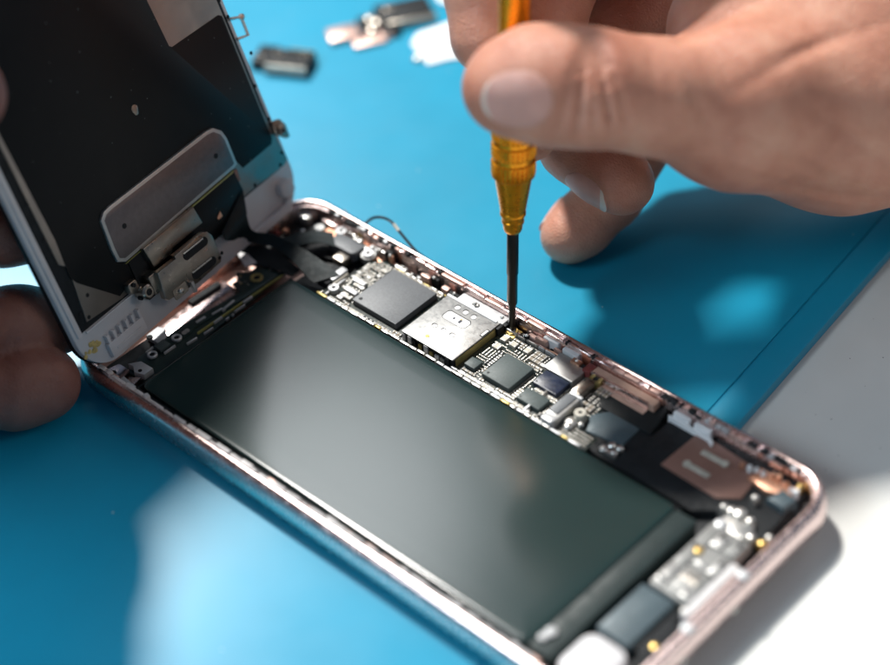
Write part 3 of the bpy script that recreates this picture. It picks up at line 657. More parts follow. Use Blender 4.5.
# big black graphite sheet, with the notch that leaves brown metal bare
mb = MB(); mb.slab([(5.11,20.44), (6,18.7), (13.36,10.68), (16.08,11.4), (42.38,16.59), (51.8,18.31), (53.15,15.11), (62.43,15.2), (63.16,16.19), (63.29,44.33), (62.44,45), (48.76,45.39), (48.19,45.93), (47.43,60.57), (44, 128), (3.5, 128), (5.19,51.16), (5.57,37.48), (5.83,28.52)], .2, .36, .06)
dob('graphite_sheet', mb, 'graphite_film', disp)
mb = MB(); mb.slab([(62.31,43.96), (62.88,43.88), (63.31,36.19), (62.74,36.28)], .26, .34, .02); dob('tape_mark', mb, 'ceramic_pale', disp)
q = (34.58,39.58); mb = MB(); mb.slab([(q[0]+.75*math.cos(a)*(1+.2*math.sin(3*a)), q[1]+1.1*math.sin(a)) for a in [i*PI/6 for i in range(12)]], .3, .4, .03); dob('film_chip', mb, 'steel_warm', disp)
# home button plate with a pale rim
pl = [(16.34,26.04), (17.81,27.12), (19.62,27.33), (47.66,27.03), (49.61,26.67), (51.39,24.92), (51.86,23.01), (51.72,16.99), (50.45,16.71), (17.48,15.92), (15.83,17.02), (15.77,19.82)]
mb = MB(); mb.slab(pl, .3, 1.0, .15, 1); mb.slab(inset(pl if sum(pl[i][0]*pl[(i+1)%len(pl)][1]-pl[(i+1)%len(pl)][0]*pl[i][1] for i in range(len(pl))) > 0 else pl[::-1], .75), .95, 1.06, .03, 0)
dob('button_plate', mb, ['plate_grey', 'nickel'], disp, label='grey home button plate with a pale rim')
mb = MB()
for q in ((47.45,21.48), (20.6,22.16)): mb.lathe([(.55, 1.0), (.55, 1.1), (.02, 1.1)], (q[0], q[1], 0), n=16)
each('rivet_hole', mb.tf(dt), 'black_plastic', disp)
# black flex below it
mb = MB(); mb.slab([(18.22,15.38), (50.45,16.32), (50.78,11.35), (49.29,6.5), (44.57,6.63), (41.47,6.72), (19.07,5.87), (17.9,7.39)], .3, .62, .1); fl = dob('button_flex', mb, 'graphite_film', disp)
mb = MB(); mb.slab([(17.35,15.54), (17.95,15.6), (50.37,16.39), (49.84,16.01)], .5, .95, .05); dob('flex_edge', mb, 'edge_yellow', disp)
mb = MB(); mb.slab([(41.83,10.35), (43.21,11.13), (43.28,9.89), (41.97,9.78)], .5, .75, .05); dob('copper_tab', mb, 'copper', disp)
mb = MB(); mb.slab([(49.78,16.28), (51.49,15.94), (51.32,13.42), (49.75,13.45)], .25, .5, .05); dob('copper_tab', mb, 'brown_copper', disp)
mb = MB(); mb.slab([(21.72,16.22), (36.75,16.28), (37.28,12.17), (28.32,12.11), (27.29,11.37), (22.28,11.41)], .6, 1.9, .25)
dob('small_plate', mb, 'steel_warm', disp)
# raised steel bracket with two slots
bp = [(21.07,11.25), (26.27,11.05), (26.35,11.71), (34.78,11.7), (35.99,11.15), (36.71,9.74), (36.7,4.61), (36.09,3.81), (28.89,3.61), (25.58,4.18), (20.9,4.88), (20.2,5.71)]
mb = MB(); mb.slab(bp, 2.6, 3.9, .3, 0)
br = dob('cable_bracket', mb, 'steel_warm', disp, label='raised steel bracket with two slots')
mb = MB()
for a, b in (((28.99,10.07), (34.22,9.94)), ((29.07,5.51), (34.17,5.33))):
    a = Vector(a); b = Vector(b); d = (b-a).normalized(); n_ = Vector((-d.y, d.x))
    pts = [a+n_*.95*math.cos(t_)-d*.95*math.sin(t_) for t_ in [i*PI/8 for i in range(9)]]+[b-n_*.95*math.cos(t_)+d*.95*math.sin(t_) for t_ in [i*PI/8 for i in range(9)]]
    mb.slab([tuple(p) for p in pts], 3.85, 3.96, 0, 0)
    pts = [a+n_*.9-d*.7, a+n_*.55-d*.5, b+n_*.55, b+n_*.9]
    mb.slab([tuple(p) for p in pts], 3.9, 4.0, .03, 1)
q = (24.16,4.93); mb.rbox(q[0]-1.9, q[0]+1.9, q[1]-1.1, q[1]+1.1, 3.8, 4.0, .3, 0, 4, 2); mb.lathe([(.6, 3.9), (.6, 4.3), (.3, 4.4), (.02, 4.4)], (q[0], q[1], 0), n=14, mi=1)
q = (27.09,4.01); mb.box(q[0]-.35, q[0]+.35, q[1]-1.2, q[1]+1.2, 3.8, 4.7, .1, 3)
for q in ((27.61,3.76), (36.04,4.81), (36.99,5.38)): mb.lathe([(.4, 3.9), (.4, 3.97), (.02, 3.97)], (q[0], q[1], 0), n=12, mi=0)
dob('bracket_detail', mb, ['black_plastic', 'steel', 'steel_warm', 'nickel'], disp)
mb = MB()
q = (17.87,8.91); mb.lathe([(1.5, .4), (1.5, 3.0), (1.1, 3.3), (.02, 3.3)], (q[0], q[1], 0), n=18); q1 = (16.85,8.66)
q = (16.15,11.04); mb.rbox(q[0]-1.2, q[0]+1.2, q[1]-1.2, q[1]+1.2, .3, 1.8, .5, .2); mb.rbox(q[0]+.6, q[0]+2.4, q[1]-2.4, q[1]-.6, .3, 2.2, .5, .2)
q = (20.76,9.01); mb.rbox(q[0]-1.4, q[0]+1.2, q[1]-2.0, q[1]+2.2, .4, 2.8, .4, .2); q = (21.51,8.26); mb.rbox(q[0]-.5, q[0]+1.2, q[1]-3.0, q[1]+2.2, 2.0, 3.4, .3, .15)
mb.rbox(q[0]+1.6, q[0]+5.0, q[1]-4.4, q[1]-2.4, .3, 3.0, .9, .4, 6, 1)
for q, r in (((17.87,8.91), .7), ((16.08,11.6), .45), ((16.4,8.34), .45)): mb.lathe([(r, 1.5), (r, 3.36 if r > .6 else 2.3), (r*.4, 3.45 if r > .6 else 2.35), (.02, 3.3 if r > .6 else 2.2)], (q[0], q[1], 0), n=12, mi=2)
dob('hinge_lug', mb, ['steel_warm', 'clear_grey', 'black_plastic'], disp)
# plastic rack, stain and ledge
mb = MB()
a, b = Vector((5.91,3.03)), Vector((15.72,3)); d = (b-a).normalized(); n_ = Vector((d.y, -d.x))
mb.slab([tuple(a-n_*1.4), tuple(b-n_*1.4), tuple(b+n_*1.6), tuple(a+n_*1.6)], -.3, .8, .25)
for k in range(6):
    c = a+d*(.7+k*(b-a).length/5.6); mb.slab([tuple(c+n_*-3.1-d*.35), tuple(c+n_*-3.1+d*.35), tuple(c+n_*-1.2+d*.35), tuple(c+n_*-1.2-d*.35)], -.3, .75, .15)
mb.slab([tuple(a+n_*.1+d*1.6), tuple(b+n_*.1-d*1.4), tuple(b+n_*.6-d*1.4), tuple(a+n_*.6+d*1.6)], .78, .95, .08)
dob('plastic_rack', mb, 'white_plastic', disp)
mb = MB(); a, b = Vector((46.09,2.2)), Vector((59.37,0.76))
mb.slab([(3.2, 8.9), (29, 8.9), (29, 9.3), (3.2, 9.3)], -.3, .25, .08); mb.rbox(1.0, 2.2, 9, 130, -.3, .15, .4, .1); mb.slab([(48.5, .4), (60, .4), (62.8, 3.4), (61.4, 4.2), (59.5, 2.4), (48.5, 2.2)], -.3, 1.0, .3)
mb.rbox(59.2, 63.2, 3.6, 7.0, -.3, 1.4, 1.2, .4)
dob('frame_ledge', mb, 'white_plastic', disp)
mb = MB()
for k in range(16):
    q = Vector((2.84,5.8)); x, y = q.x+random.gauss(0, 1.2), q.y+random.gauss(0, .7); r = random.uniform(.25, .6)
    mb.slab([(x+r*random.uniform(.7, 1.2)*math.cos(a), y+r*random.uniform(.7, 1.2)*math.sin(a)) for a in [i*PI/4 for i in range(8)]], -.27, -.2+.012*k, .0)
dob('glue_stain', mb, 'stain', disp, label='yellow glue stain at the corner')
# metal tabs standing off the right edge
def dpx(x, y, off): return Vector((*PS_(x, y), off))
q = (68.68,40.97); q2 = (67.86,37.32)
mb = MB(); mb.tube([(WD-.9, (65.81,42.74)[1], .1), ((67.73,41.71)[0], (67.73,41.71)[1], .3), ((67.64,37.67)[0], (67.64,37.67)[1], .3), (WD-.9, (66.09,38.29)[1], .1)], .38, 8); mb.lathe([(.05, 0), (.7, .05), (.7, .6), (.3, .8)], ((67.85,41.64)[0], (67.85,41.64)[1], 0), n=10)
dob('side_hook', mb, 'steel', disp)
q = (65.65,16.64); mb = MB(); mb.slab([(64.37,19.3), (66.64,18.68), (67.62,16.9), (67.47,13.99), (66.4,14.15), (63.89,16.73)], .0, .8, .2); mb.lathe([(1.0, .7), (1.0, 1.5), (.6, 1.75), (.02, 1.6)], (q[0], q[1], 0), n=16, mi=0); mb.lathe([(.45, 1.6), (.45, 1.8), (.02, 1.8)], (q[0]-.1, q[1], 0), n=12, mi=1)
dob('side_lug', mb, ['steel_warm', 'black_plastic'], disp)
# rose hinge tape visible by the latch
# black flex ribbons from the display to the board
def ribbon(name, A, B, th, m, parent, **k):
    A = smooth_path(A, 5); B = smooth_path(B, 5); mb = MB(); mb.strip(A, B, th); return obj(name, mb, m, parent, smooth=60, **k)
ribbon('flex_cable', [(3.35,48.4,18.53), (5.54,46.48,14.58), (7.1,46.34,11), (9.41,49.26,9.5), (13.11,51.12,7.8), (17.76,52.16,6.6), (23.08,52.24,5.6), (25.57,52.02,5.2)],
       [(6.05,39.41,14.66), (7.86,38.72,13.94), (4.78,43.92,9), (7.11,46.07,8), (10.89,48.55,7), (16.14,48.25,6.2), (21.45,47.26,5.4), (23.26,47.16,5.1)], .22, 'flex', disp, label='black flex cable folding down from the display')
ribbon('flex_cable', [(9.35,52.21,6.5), (10.3,55.81,6), (12.22,59.09,5.4), (14.79,60.9,5)], [(12.43,50.27,5.6), (13.34,54.27,5.6), (15.51,57.02,5.2), (18.38,57.94,5)], .2, 'flex', disp)
ribbon('flex_cable', [(4.93,45.84,6.5), (7.28,48.55,5.4), (11.58,49.49,4.6), (17.4,48.73,4.4)], [(1.59,44.67,5), (7.19,44.17,4.2), (11.68,45.6,4), (17.29,46.54,4.2)], .2, 'black_plastic', disp)
mb = MB(); mb.slab([(1.64,44.82), (2.79,45.74), (9,44.51), (7.99,42.08)], 4.6, 4.9, .1); obj('clear_tape', mb, 'white_plastic', disp)
# connector where the flex plugs in
c0, c1 = Vector((22.91,48.61)), Vector((24.62,54.36))
u0, u1, v0, v1 = 24.6, 28.0, 49.6, 55.8
q = rc((21.43,48.63), (25.72,54.43)); print('conn', q)
mb = MB(); mb.rbox(q[0]+.6, q[1]-.4, q[2]+.2, q[3]-.2, 3.0, 4.8, .2, .12, 3, 0); mb.rbox(q[0]+2.6, q[1], q[2]+1.6, q[3], 4.4, 5.1, .3, .12, 3, 1)
mb.box(q[1]+.1, q[1]+.45, q[2], q[3]-.4, 3.4, 4.6, .08, 2)
obj('flex_connector', mb, ['black_foam', 'nickel_pale', 'ceramic_pale'], board)

# ------------------------------------------------------------------ screwdriver
tip = Vector((gp[0], gp[1], 4.05)); top = Vector((60.2,68.8,42.78)); ax = (top-tip).normalized()
drv = thing('screwdriver', 'gold anodised precision screwdriver held upright over the gold screw pad', 'screwdriver', tip)
K = lambda q: [(r*1.03, h*.856) for r, h in q]
mb = MB(); mb.lathe(K([(.12, 0), (.32, .4), (.6, 1.4), (.72, 6.5), (.72, 7.0)]), tip, ax, 20); obj('bit', mb, 'driver_steel', drv)
mb = MB(); mb.lathe(K([(.75, 6.6), (1.0, 7.4), (1.0, 14.8), (1.12, 15.1), (1.12, 27)]), tip, ax, 24); obj('shaft', mb, 'driver_steel', drv)
mb = MB(); mb.lathe(K([(1.15, 25.6), (1.5, 25.9), (1.75, 26.6), (1.85, 28), (2.05, 28.2), (2.1, 28.7), (2.0, 28.9), (2.2, 30), (2.4, 30.2), (2.42, 30.8), (2.32, 31), (2.7, 34), (3.3, 38.5), (3.45, 39.6)]), tip, ax, 40); obj('collet', mb, 'gold_anodised', drv)
def knurl():
    mb = MB(); n = 150; vs = []; fs = []
    a = ax.orthogonal().normalized(); b = ax.cross(a)
    prof = [(3.45, 39.5, 0), (3.95, 40.0, 1), (4.1, 41, 1), (4.1, 43.6, 1), (4.0, 43.7, 0), (3.75, 43.9, 0), (3.75, 44.8, 0), (4.0, 45.0, 0), (4.1, 45.2, 1), (4.1, 47.8, 1), (4.0, 47.9, 0), (3.75, 48.1, 0), (3.75, 49, 0), (4.0, 49.2, 0), (4.1, 49.4, 1), (4.1, 57, 1), (3.9, 58, 0), (3.3, 60, 0), (2.95, 63, 0), (2.85, 70, 0), (2.85, 105, 0), (3.6, 108, 0), (3.6, 116, 0), (2.2, 118, 0)]
    for r, h, k in prof:
        r *= 1.03; h *= .856
        for i in range(n):
            t_ = 2*PI*i/n; rr = r - (.32 if (k and i % 5 in (0, 1)) else 0); vs.append(tip + ax*h + (a*math.cos(t_)+b*math.sin(t_))*rr)
    for k in range(len(prof)-1):
        for i in range(n): j = (i+1) % n; fs.append((k*n+i, k*n+j, (k+1)*n+j, (k+1)*n+i))
    fs.append(tuple((len(prof)-1)*n+i for i in range(n))); mb.add(vs, fs); return mb
obj('handle', knurl(), 'gold_anodised', drv, smooth=30)

# ------------------------------------------------------------------ hands (one smooth skin surface each, from blended bones)
def seg(P, a, b, ra, rb):
    a = np.array(a); b = np.array(b); d = b-a; h = np.clip(((P-a)@d)/(d@d), 0, 1)
    return np.linalg.norm(P-a-h[..., None]*d, axis=-1) - (ra+(rb-ra)*h)
def smin(x, y, k):
    h = np.maximum(k-np.abs(x-y), 0)/k; return np.minimum(x, y)-h*h*k*.25
def chain(P, pts, k=2.5):
    d = None
    for (a, ra), (b, rb) in zip(pts[:-1], pts[1:]):
        s_ = seg(P, a, b, ra, rb); d = s_ if d is None else smin(d, s_, k)
    return d
def crease(P, d, c, n, depth, w, R):
    """a skin fold: a thin groove across the finger near point c, in the plane with normal n"""
    c = np.array(c); n = np.array(n)/np.linalg.norm(n); q = (P-c)@n; rr = np.linalg.norm(P-c, axis=-1)
    return d + depth*np.exp(-(q/w)**2)*np.exp(-(rr/R)**4)
def surface_nets(f, lo, h, shape):
    nx, ny, nz = shape; F = f
    ins = F < 0; idx = -np.ones((nx-1, ny-1, nz-1), dtype=np.int64)
    cnt = np.zeros((nx-1, ny-1, nz-1), dtype=np.int8)
    corners = [(i, j, k) for i in (0, 1) for j in (0, 1) for k in (0, 1)]
    for i, j, k in corners: cnt += ins[i:nx-1+i, j:ny-1+j, k:nz-1+k]
    act = (cnt > 0) & (cnt < 8); ii = np.argwhere(act); idx[act] = np.arange(len(ii))
    acc = np.zeros((len(ii), 3)); num = np.zeros(len(ii))
    for a in range(8):
        for ax_ in range(3):
            ca = corners[a]
            if ca[ax_] == 1: continue
            cb = list(ca); cb[ax_] = 1; cb = tuple(cb)
            fa = F[ii[:, 0]+ca[0], ii[:, 1]+ca[1], ii[:, 2]+ca[2]]; fb = F[ii[:, 0]+cb[0], ii[:, 1]+cb[1], ii[:, 2]+cb[2]]
            m = (fa < 0) != (fb < 0); t_ = np.where(m, fa/(fa-fb+1e-30), 0)
            p = np.array(ca, float)[None].repeat(len(ii), 0); p[:, ax_] += t_; acc[m] += p[m]; num[m] += 1
    V = lo + (ii+acc/num[:, None])*h; faces = []
    for ax_ in range(3):
        o1, o2 = [(1, 2), (2, 0), (0, 1)][ax_]
        s0_ = [slice(1, -1)]*3; s0_[ax_] = slice(0, -1); s1_ = list(s0_); s1_[ax_] = slice(1, None)
        A = ins[tuple(s0_)]; B = ins[tuple(s1_)]
        for flip, msk in ((False, A & ~B), (True, ~A & B)):
            e = np.argwhere(msk)
            if not len(e): continue
            off = np.ones(3, int); off[ax_] = 0; e = e+off
            d1 = np.zeros(3, int); d1[o1] = 1; d2 = np.zeros(3, int); d2[o2] = 1
            q = [idx[tuple((e-d).T)] for d in (d1+d2, d2, 0*d1, d1)]
            q = np.stack(q, 1); faces.append(q[:, ::-1] if flip else q)
    return V, np.concatenate(faces)
def hand_mesh(name, field, lo, hi, h, m, parent):
    lo = np.array(lo, float); shape = tuple(int((b-a)/h)+1 for a, b in zip(lo, hi)); F = np.empty(shape)
    ys = lo[1]+h*np.arange(shape[1]); zs = lo[2]+h*np.arange(shape[2])
    for i0 in range(0, shape[0], 16):
        xs = lo[0]+h*np.arange(i0, min(shape[0], i0+16))
        F[i0:i0+len(xs)] = field(np.stack(np.meshgrid(xs, ys, zs, indexing='ij'), -1))
    V, Q = surface_nets(F, lo, h, shape); base = ORG[parent]
    me = bpy.data.meshes.new(name); me.from_pydata(((V-np.array(base))*S).tolist(), [], Q.tolist()); me.materials.append(M[m]); me.shade_smooth()
    o = bpy.data.objects.new(name, me); COL.objects.link(o); o.parent = parent; ORG[o] = base
    md = o.modifiers.new('soften', 'SMOOTH'); md.factor = .5; md.iterations = 2
    return o
def nail(field, c, along, out, wid, ln, parent, free=.12):
    """a nail plate wrapped on the finger: c near the centre of the nail, along towards the tip, out away from the finger"""
    c = np.array(c); al = np.array(along, float); al /= np.linalg.norm(al); ou = np.array(out, float); ou -= al*(ou@al); ou /= np.linalg.norm(ou); sd = np.cross(al, ou)
    nu, nv = 17, 21; P = np.zeros((nu, nv, 3))
    for i in range(nu):
        for j in range(nv):
            a = -1+2*i/(nu-1); b = -1+2*j/(nv-1); bb = b
            sq = a*math.sqrt(max(0, 1-.62*(abs(b)**3))); sb = b*math.sqrt(max(0, 1-(.5 if b > 0 else .6)*a*a))
            P[i, j] = c+sd*sq*wid/2+al*sb*ln/2+ou*14
    st = np.zeros((nu, nv))
    for _ in range(60): d = field((P-ou*st[..., None])[None])[0]; st += np.clip(d, -.5, 2)*.8
    Q = P-ou*st[..., None]
    e = np.zeros((nu, nv))
    for i in range(nu):
        for j in range(nv):
            a = abs(-1+2*i/(nu-1)); b = -1+2*j/(nv-1); e[i, j] = .16-.4*max(a, -b)**8
            if b > .75: Q[i, j] += al*(b-.75)*2.2
    top_ = Q+ou*e[..., None]; bot = Q-ou*.35
    mb = MB(); vs = [tuple(p) for p in top_.reshape(-1, 3)]+[tuple(p) for p in bot.reshape(-1, 3)]; n = nu*nv; fs = []; mi = []
    for i in range(nu-1):
        for j in range(nv-1):
            k = i*nv+j; fs.append((k, k+nv, k+nv+1, k+1)); mi.append(1 if j >= int(nv*(1-free)) else 0); fs.append((n+k, n+k+1, n+k+nv+1, n+k+nv)); mi.append(0)
    bd = [(i, 0) for i in range(nu)]+[(nu-1, j) for j in range(1, nv)]+[(i, nv-1) for i in range(nu-2, -1, -1)]+[(0, j) for j in range(nv-2, 0, -1)]
    for q in range(len(bd)):
        a, b = bd[q], bd[(q+1) % len(bd)]; k1, k2 = a[0]*nv+a[1], b[0]*nv+b[1]; fs.append((k1, k2, n+k2, n+k1)); mi.append(0)
    mb.add(vs, fs); mb.m = mi
    return obj('fingernail', mb, ['nail', 'nail_edge'], parent, smooth=60)
# camera axes, used only to aim creases and nails in sensible directions
RC = np.array([[0.729625, 0.680495, -0.067635], [0.420186, -0.524146, -0.740753], [-0.53953, 0.512053, -0.668364]]); CC = np.array((262.6,-144.91,263.27))
RX, RY, RZ = RC[0], -RC[1], RC[2]          # right, up, away
TH = [((65.18,62.51,62.37), 7.7), ((68.24,65.44,62.89), 9.4), ((72.49,68.52,62.57), 9.7), ((77.3,72.53,61.75), 9.6), ((83.36,81.4,57.67), 9.8), ((89.39,97.09,49.87), 15.2), ((96.4,121.22,38.75), 20), ((104.81,150.52,33.47), 25), ((134.81,211.26,33.34), 30)]
IX = [((45.69,79.19,56.46), 7.4), ((41.49,83.68,64.79), 8.0), ((40.57,89.56,77.52), 8.6), ((46.32,107.53,95.62), 9.8), ((66.91,128.99,74.5), 12.3), ((105.26,154.88,43.93), 17)]
MI = [((55.71,77.81,39.84), 6.0), ((52.42,83.24,43.66), 7.1), ((45.39,94.41,51.91), 8.1), ((36.11,120.87,64.71), 9.4), ((65.85,136.51,63.16), 12), ((105.7,155.68,36.7), 16)]
RI = [((67.28,91.51,24.54), 6.4), ((62.74,92.14,25.69), 7.0), ((55.17,92.69,27.74), 7.5), ((40.02,104.03,35.19), 8.8), ((62.97,145.79,48.66), 12), ((108.05,156.99,29.82), 15)]
PI_ = [((54.64,89.4,6.1), 5.7), ((55.05,92.73,6.8), 6.2), ((56.39,100.79,10.51), 6.6), ((53.94,118.56,20.12), 7.6), ((65.56,148.31,36.53), 13), ((108.17,157.95,24.47), 14)]
def right_field(P):
    palm = smin(seg(P, np.array(IX[4][0]), np.array(IX[5][0]), 12, 16), seg(P, np.array(MI[4][0]), np.array(MI[5][0]), 12, 16), 10)
    palm = smin(palm, seg(P, np.array(RI[4][0]), np.array(RI[5][0]), 12, 15), 10); palm = smin(palm, seg(P, np.array(PI_[4][0]), np.array(PI_[5][0]), 11, 14), 10)
    web = seg(P, np.array((76.78,113.83,51.93)), np.array((95.22,142.04,46.68)), 13, 20)
    th = chain(P, TH, 4)
    for x, dp, w in ((570, .9, .6), (582, 1.6, .7), (593, 1.2, .6), (604, 1.7, .7), (616, 1.0, .6)):
        th = crease(P, th, PDL(x, 87, 337), RX*.98+RY*(.012*(x-590)), dp, w, 8.0)
    th = crease(P, th, PDL(792, 160, 354), RX*.35+RY*.94, .6, .9, 18); th = crease(P, th, PDL(800, 176, 355), RX*.3+RY*.95, .45, .8, 18)
    th = crease(P, th, PDL(722, 18, 352), -RX*.5+RY*.85, 1.4, 1.3, 12)
    for x, y, n_, dp, w_, R_ in [(q[0], q[1], q[2], q[3]*.8, q[4], q[5]) for q in ((700, 120, (.8, .6), .5, .8, 14), (690, 95, (.9, .4), .35, .7, 12), (830, 190, (.1, 1), .8, .8, 16), (865, 150, (.45, .9), .7, 1.0, 18), (790, 60, (-.5, .85), .6, 1.1, 16), (840, 40, (-.35, .9), .6, 1.2, 18), (655, 100, (1, .1), .3, .7, 9), (670, 100, (1, .15), .3, .7, 9))]:
        c_ = PDL(x, y, {700: 349, 690: 343, 830: 362, 865: 360, 790: 352, 840: 358, 655: 341, 670: 343}[x]); th = crease(P, th, c_, RX*n_[0]+RY*n_[1], dp, w_, R_)
    d = smin(th, smin(palm, web, 12), 9)
    for ch, k in ((IX, 6), (MI, 5), (RI, 5), (PI_, 5)):
        f = chain(P, ch[:5], 2.5); d = smin(d, f, 1.0)
    # finger folds
    d = crease(P, d, PI_[2][0], np.array(PI_[2][0])-np.array(PI_[1][0]), .3, .5, 8); d = crease(P, d, RI[2][0], np.array(RI[2][0])-np.array(RI[1][0]), .35, .5, 9)
    return d
def PDL(x, y, Dp): return CC + (RC.T@np.array([(x-445)/1979.74, (y-332.5)/1979.74, 1.]))*Dp
rh = thing('hand', 'right hand reaching in from the right, pinching the gold screwdriver between thumb and fingers', 'hand', (49.71,94.95,0))
pp = [np.array(p) for ch in (TH, IX, MI, RI, PI_) for p, r in ch]; lo = np.min(pp, 0)-21; hi = np.max(pp, 0)+21; lo[2] = .15; hi = np.minimum(hi, (175, 215, 140)); print('right', lo, hi)
hand_mesh('skin', right_field, lo, hi, .85, 'skin', rh)
a = np.array
nail(right_field, a((67.24,63.06,61.88)), -RX+RY*-.08, -RZ*.93-RY*.25-RX*.15, 11.2, 12.0, rh, .06)
rt, rd = a(RI[0][0]), a(RI[2][0])
nail(right_field, rt*.72+rd*.28, rt-rd, -RX*.62-RY*.75-RZ*.35, 9.5, 10.5, rh)
pt, pd_ = a(PI_[0][0]), a(PI_[2][0])
nail(right_field, pt*.85+pd_*.15, pt-pd_, -RX*.8+RY*.55-RZ*-.35, 8.2, 8.5, rh)

LF = [((6.08,-8.51,8.2), 7.4), ((3.44,-12.78,9), 8.0), ((-1.34,-21.38,12), 8.3), ((-6.46,-38.91,24), 9), ((-5.69,-64.87,55), 13)]
LM = [((-1.34,2.34,12.12), 6.4), ((-2.3,-5.1,16.53), 6.8), ((-4.17,-20.08,25.24), 7.4), ((-10.09,-39.25,41.57), 9), ((-1.98,-65.03,70), 13)]
LR = [((-8.52,6.92,28.91), 6.7), ((-9.54,0.18,33.21), 7.2), ((-11.55,-14.25,42.13), 7.6), ((-16.35,-33.75,51.94), 9), ((9.99,-66.27,85), 13)]
LT = [((1.73,-6,72.02), 7.6), ((2.1,-9.67,76.3), 8.6), ((6.37,-21.38,87.6), 9.5), ((14.03,-43.01,99.11), 12), ((17.74,-73.73,90), 17)]
LI = [((-14.57,16.08,41.99), 8.4), ((-15.73,8.69,46.98), 9), ((-18.43,-5.11,56.11), 11), ((-24.83,-23.15,66.96), 14), ((25.1,-69.33,100), 18)]  # hidden finger, added to stop light leaking past the display
def left_field(P):
    d = None
    for ch in (LF, LM, LR, LI, LT):
        f = chain(P, ch, 3); d = f if d is None else smin(d, f, .9)
    for c, n_, dp in [(.6*a(ch[1][0])+.4*a(ch[2][0])+k*(a(ch[2][0])-a(ch[1][0]))/np.linalg.norm(a(ch[2][0])-a(ch[1][0])), a(ch[2][0])-a(ch[1][0]), .8) for ch in (LM, LF) for k in (-1.5, 0, 1.6)]: d = crease(P, d, c, n_, dp, .6, 10)
    palm = smin(seg(P, a(LF[4][0]), a(LR[4][0]), 17, 17), seg(P, a(LM[4][0]), a(LT[4][0]), 17, 18), 8); palm = smin(palm, seg(P, a(LI[4][0]), a(LT[3][0]), 17, 15), 8)
    palm = smin(palm, seg(P, a(LT[3][0]), a(LR[3][0]), 14, 14), 8); palm = smin(palm, seg(P, a(LT[2][0]), a(LI[2][0]), 10, 11), 6)  # palm filled out to block the same light gap
    return smin(d, palm, 6)
lo = np.min([a(p) for ch in (LF, LM, LR, LI, LT) for p, r in ch], 0)-20; hi = np.max([a(p) for ch in (LF, LM, LR, LI, LT) for p, r in ch], 0)+20

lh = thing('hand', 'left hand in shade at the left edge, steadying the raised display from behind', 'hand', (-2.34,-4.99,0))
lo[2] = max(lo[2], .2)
hand_mesh('skin', left_field, lo, hi, 1.0, 'skin_left_shaded', lh)

# ------------------------------------------------------------------ spare pieces at the back of the mat
def uv(x, y, z=0): return None
j = thing('camera_module', 'blurred black and silver phone part lying alone behind the raised display', 'phone part', (-43.74,99.57,0))
J0, J1 = (-48.47,94.92), (-35.67,101.63)
ja = a(J0); jd = (a(J1)-a(J0)); jl = np.linalg.norm(jd); jd /= jl; jn = a((-jd[1], jd[0]))
def jp(x, y): q = ja+jd*x+jn*y; return (float(q[0]), float(q[1]))
def jbox(mb, x0, x1, y0, y1, z0, z1, bev=.3, mi=0): mb.slab([jp(x0, y0), jp(x1, y0), jp(x1, y1), jp(x0, y1)], z0, z1, bev, mi)
mb = MB(); jbox(mb, 3.5, jl, 0, 6.5, .02, 3.2, .4); jbox(mb, 0, 5, 1, 8.5, .02, 2.4, .6); obj('body', mb, 'black_plastic', j)
mb = MB(); jbox(mb, 4, jl-.2, -.5, .4, .8, 2.9, .3); obj('metal_frame', mb, 'ceramic_pale', j)
mb = MB(); jbox(mb, 7.4, jl-.6, 6.6, 8.2, .02, 2.2, .3); obj('gold_strip', mb, 'gold_dull', j)
mb = MB()
for x, y, z, r in ((6.2, 4.2, 3.2, 1.3), (jl-1.6, 4, 3.2, 1.3), (1.4, 2.8, 2.4, 1.3)): q = jp(x, y); mb.ring(q[0], q[1], z-.2, z+.3, r*.65, r)
each('lens', mb, 'steel_warm', j)
j = thing('antenna_board', 'blurred pink copper plate with black connectors, behind the hand and the raised display', 'phone part', (-34.73,124.83,0))
J0, J1 = (-41.66,114.77), (-28.57,136.51); ja = a(J0); jd = (a(J1)-a(J0)); jl = np.linalg.norm(jd); jd /= jl; jn = a((-jd[1], jd[0]))
mb = MB(); jbox(mb, 0, 7.5, -1, 4.5, .02, 1.5, .2); jbox(mb, 5, 13, -5, -1.2, .02, 1.0, .2); jbox(mb, 9, 15, -3.5, 1.2, .02, 1.3, .2); obj('copper_plate', mb, 'rose_inner', j)
mb = MB(); jbox(mb, 8, 16, .8, 5.2, .02, 2.4, .3); jbox(mb, 13, jl+1, .5, 8.5, .02, 2.6, .4); jbox(mb, 12.5, 17, -3, 1, .02, 1.8, .3); obj('connector', mb, 'black_plastic', j)
mb = MB(); jbox(mb, 14.5, jl+1.2, -.2, .45, .5, 2.4, .2); jbox(mb, 15, 18, 5, 6.2, 2.5, 2.8, .1)
for x, y in ((10.5, -1.2), (12.4, 1.5), (11.0, 3.4)): q = jp(x, y); mb.lathe([(1.3, .5), (1.3, 2.8), (.02, 3.2)], (q[0], q[1], 0), n=14)
obj('metal_edge', mb, 'steel_warm', j)
j = thing('paper_scrap', 'small white scrap of card lying behind the hand', 'paper', (-21.15,131.41,0))
mb = MB(); mb.slab([(-25.77,126.28), (-27.57,130.24), (-24.37,139.12), (-19.55,143.84), (-9.57,132.85), (-14.36,126.61), (-16.52,122.38)], .01, .5, .05); obj('sheet', mb, 'paper', j)
q = (-20.27,122.77,0.5); mb = MB(); mb.lathe([(1.2, 0), (1.25, .5), (.8, .9), (.02, 1.1)], (q[0], q[1], .02), n=18); sc_ = obj('loose_screw', mb, 'solder'); tag(sc_, 'single shiny loose screw beside the white scrap of card', 'screw')
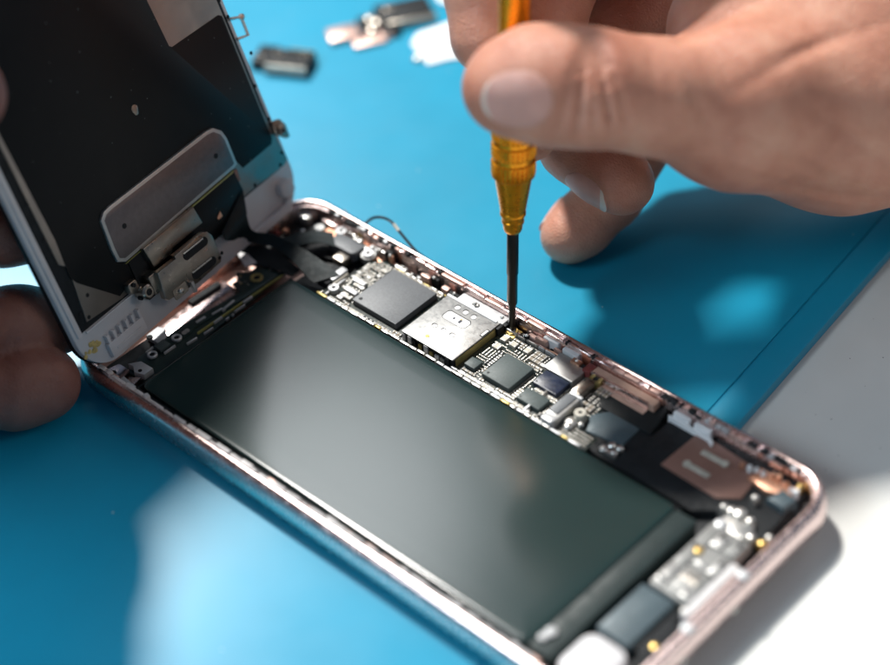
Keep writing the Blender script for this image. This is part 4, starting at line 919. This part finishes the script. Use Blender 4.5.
mb = MB(); mb.slab([(-43.09,149.03), (-25.47,165.08), (-15.64,153.92), (-26.14,146.01), (-32.44,143.48)], .01, .6, .05); o_ = obj('paper_sheet', mb, 'paper'); tag(o_, 'white paper corner at the top edge, above the pink copper plate', 'paper')

# ------------------------------------------------------------------ light
sc = bpy.context.scene
w = bpy.data.worlds.new('World'); sc.world = w; w.use_nodes = True
bg = w.node_tree.nodes['Background']; bg.inputs[0].default_value = (.50, .70, 1, 1); bg.inputs[1].default_value = .14
def area(name, az, el, dist, size, power, col=(1, 1, 1), tgt=(72, 32, 5), shape='DISK', sy=None):
    az, el = math.radians(az), math.radians(el); d = Vector((math.cos(az)*math.cos(el), math.sin(az)*math.cos(el), math.sin(el)))
    l = bpy.data.lights.new(name, 'AREA'); l.shape = shape; l.size = size; l.energy = power; l.color = col
    if sy: l.size_y = sy
    o = bpy.data.objects.new(name, l); COL.objects.link(o); o.location = (Vector(tgt)+d*dist*1000)*S; o.rotation_euler = d.to_track_quat('Z', 'Y').to_euler(); return o
area('key_lamp', 162, 57, 1.6, .18, 43, (1, .97, .92))
area('window_softbox', 143, 47, 1.6, .29, 1.8, (.95, .98, 1))
area('back_fill', 100, 32, 2.2, .9, 4, (.9, .96, 1), shape='RECTANGLE', sy=.5)  # added dim fill for the far mat, no real panel there
area('left_fill', 250, 48, .42, .2, 1.35, (.72, .88, 1), tgt=(35, -50, 0))  # added fill to brighten the near-left mat, not a real window
area('right_fill', 28, 38, 1.7, .6, 3.4, (1, .96, .91), tgt=(125, 70, 0))  # added fill to lift the shaded table and phone end, no real window
# ------------------------------------------------------------------ camera
cam = bpy.data.cameras.new('Camera'); co = bpy.data.objects.new('Camera', cam); COL.objects.link(co); sc.camera = co
cam.sensor_width = 36; cam.lens = 36*1979.74/890; cam.clip_start = .02; cam.clip_end = 20
cam.dof.use_dof = True; cam.dof.focus_distance = .385; cam.dof.aperture_fstop = cam.lens/12.5
m = Matrix((RX.tolist(), RY.tolist(), (-RZ).tolist())).transposed().to_4x4(); m.translation = Vector(CC.tolist())*S; co.matrix_world = m
sc.view_settings.view_transform = 'Standard'; sc.view_settings.look = 'None'; sc.view_settings.exposure = 0; sc.view_settings.gamma = 1
sc.cycles.use_denoising = True
sc.cycles.max_bounces = 6; sc.cycles.sample_clamp_indirect = 6
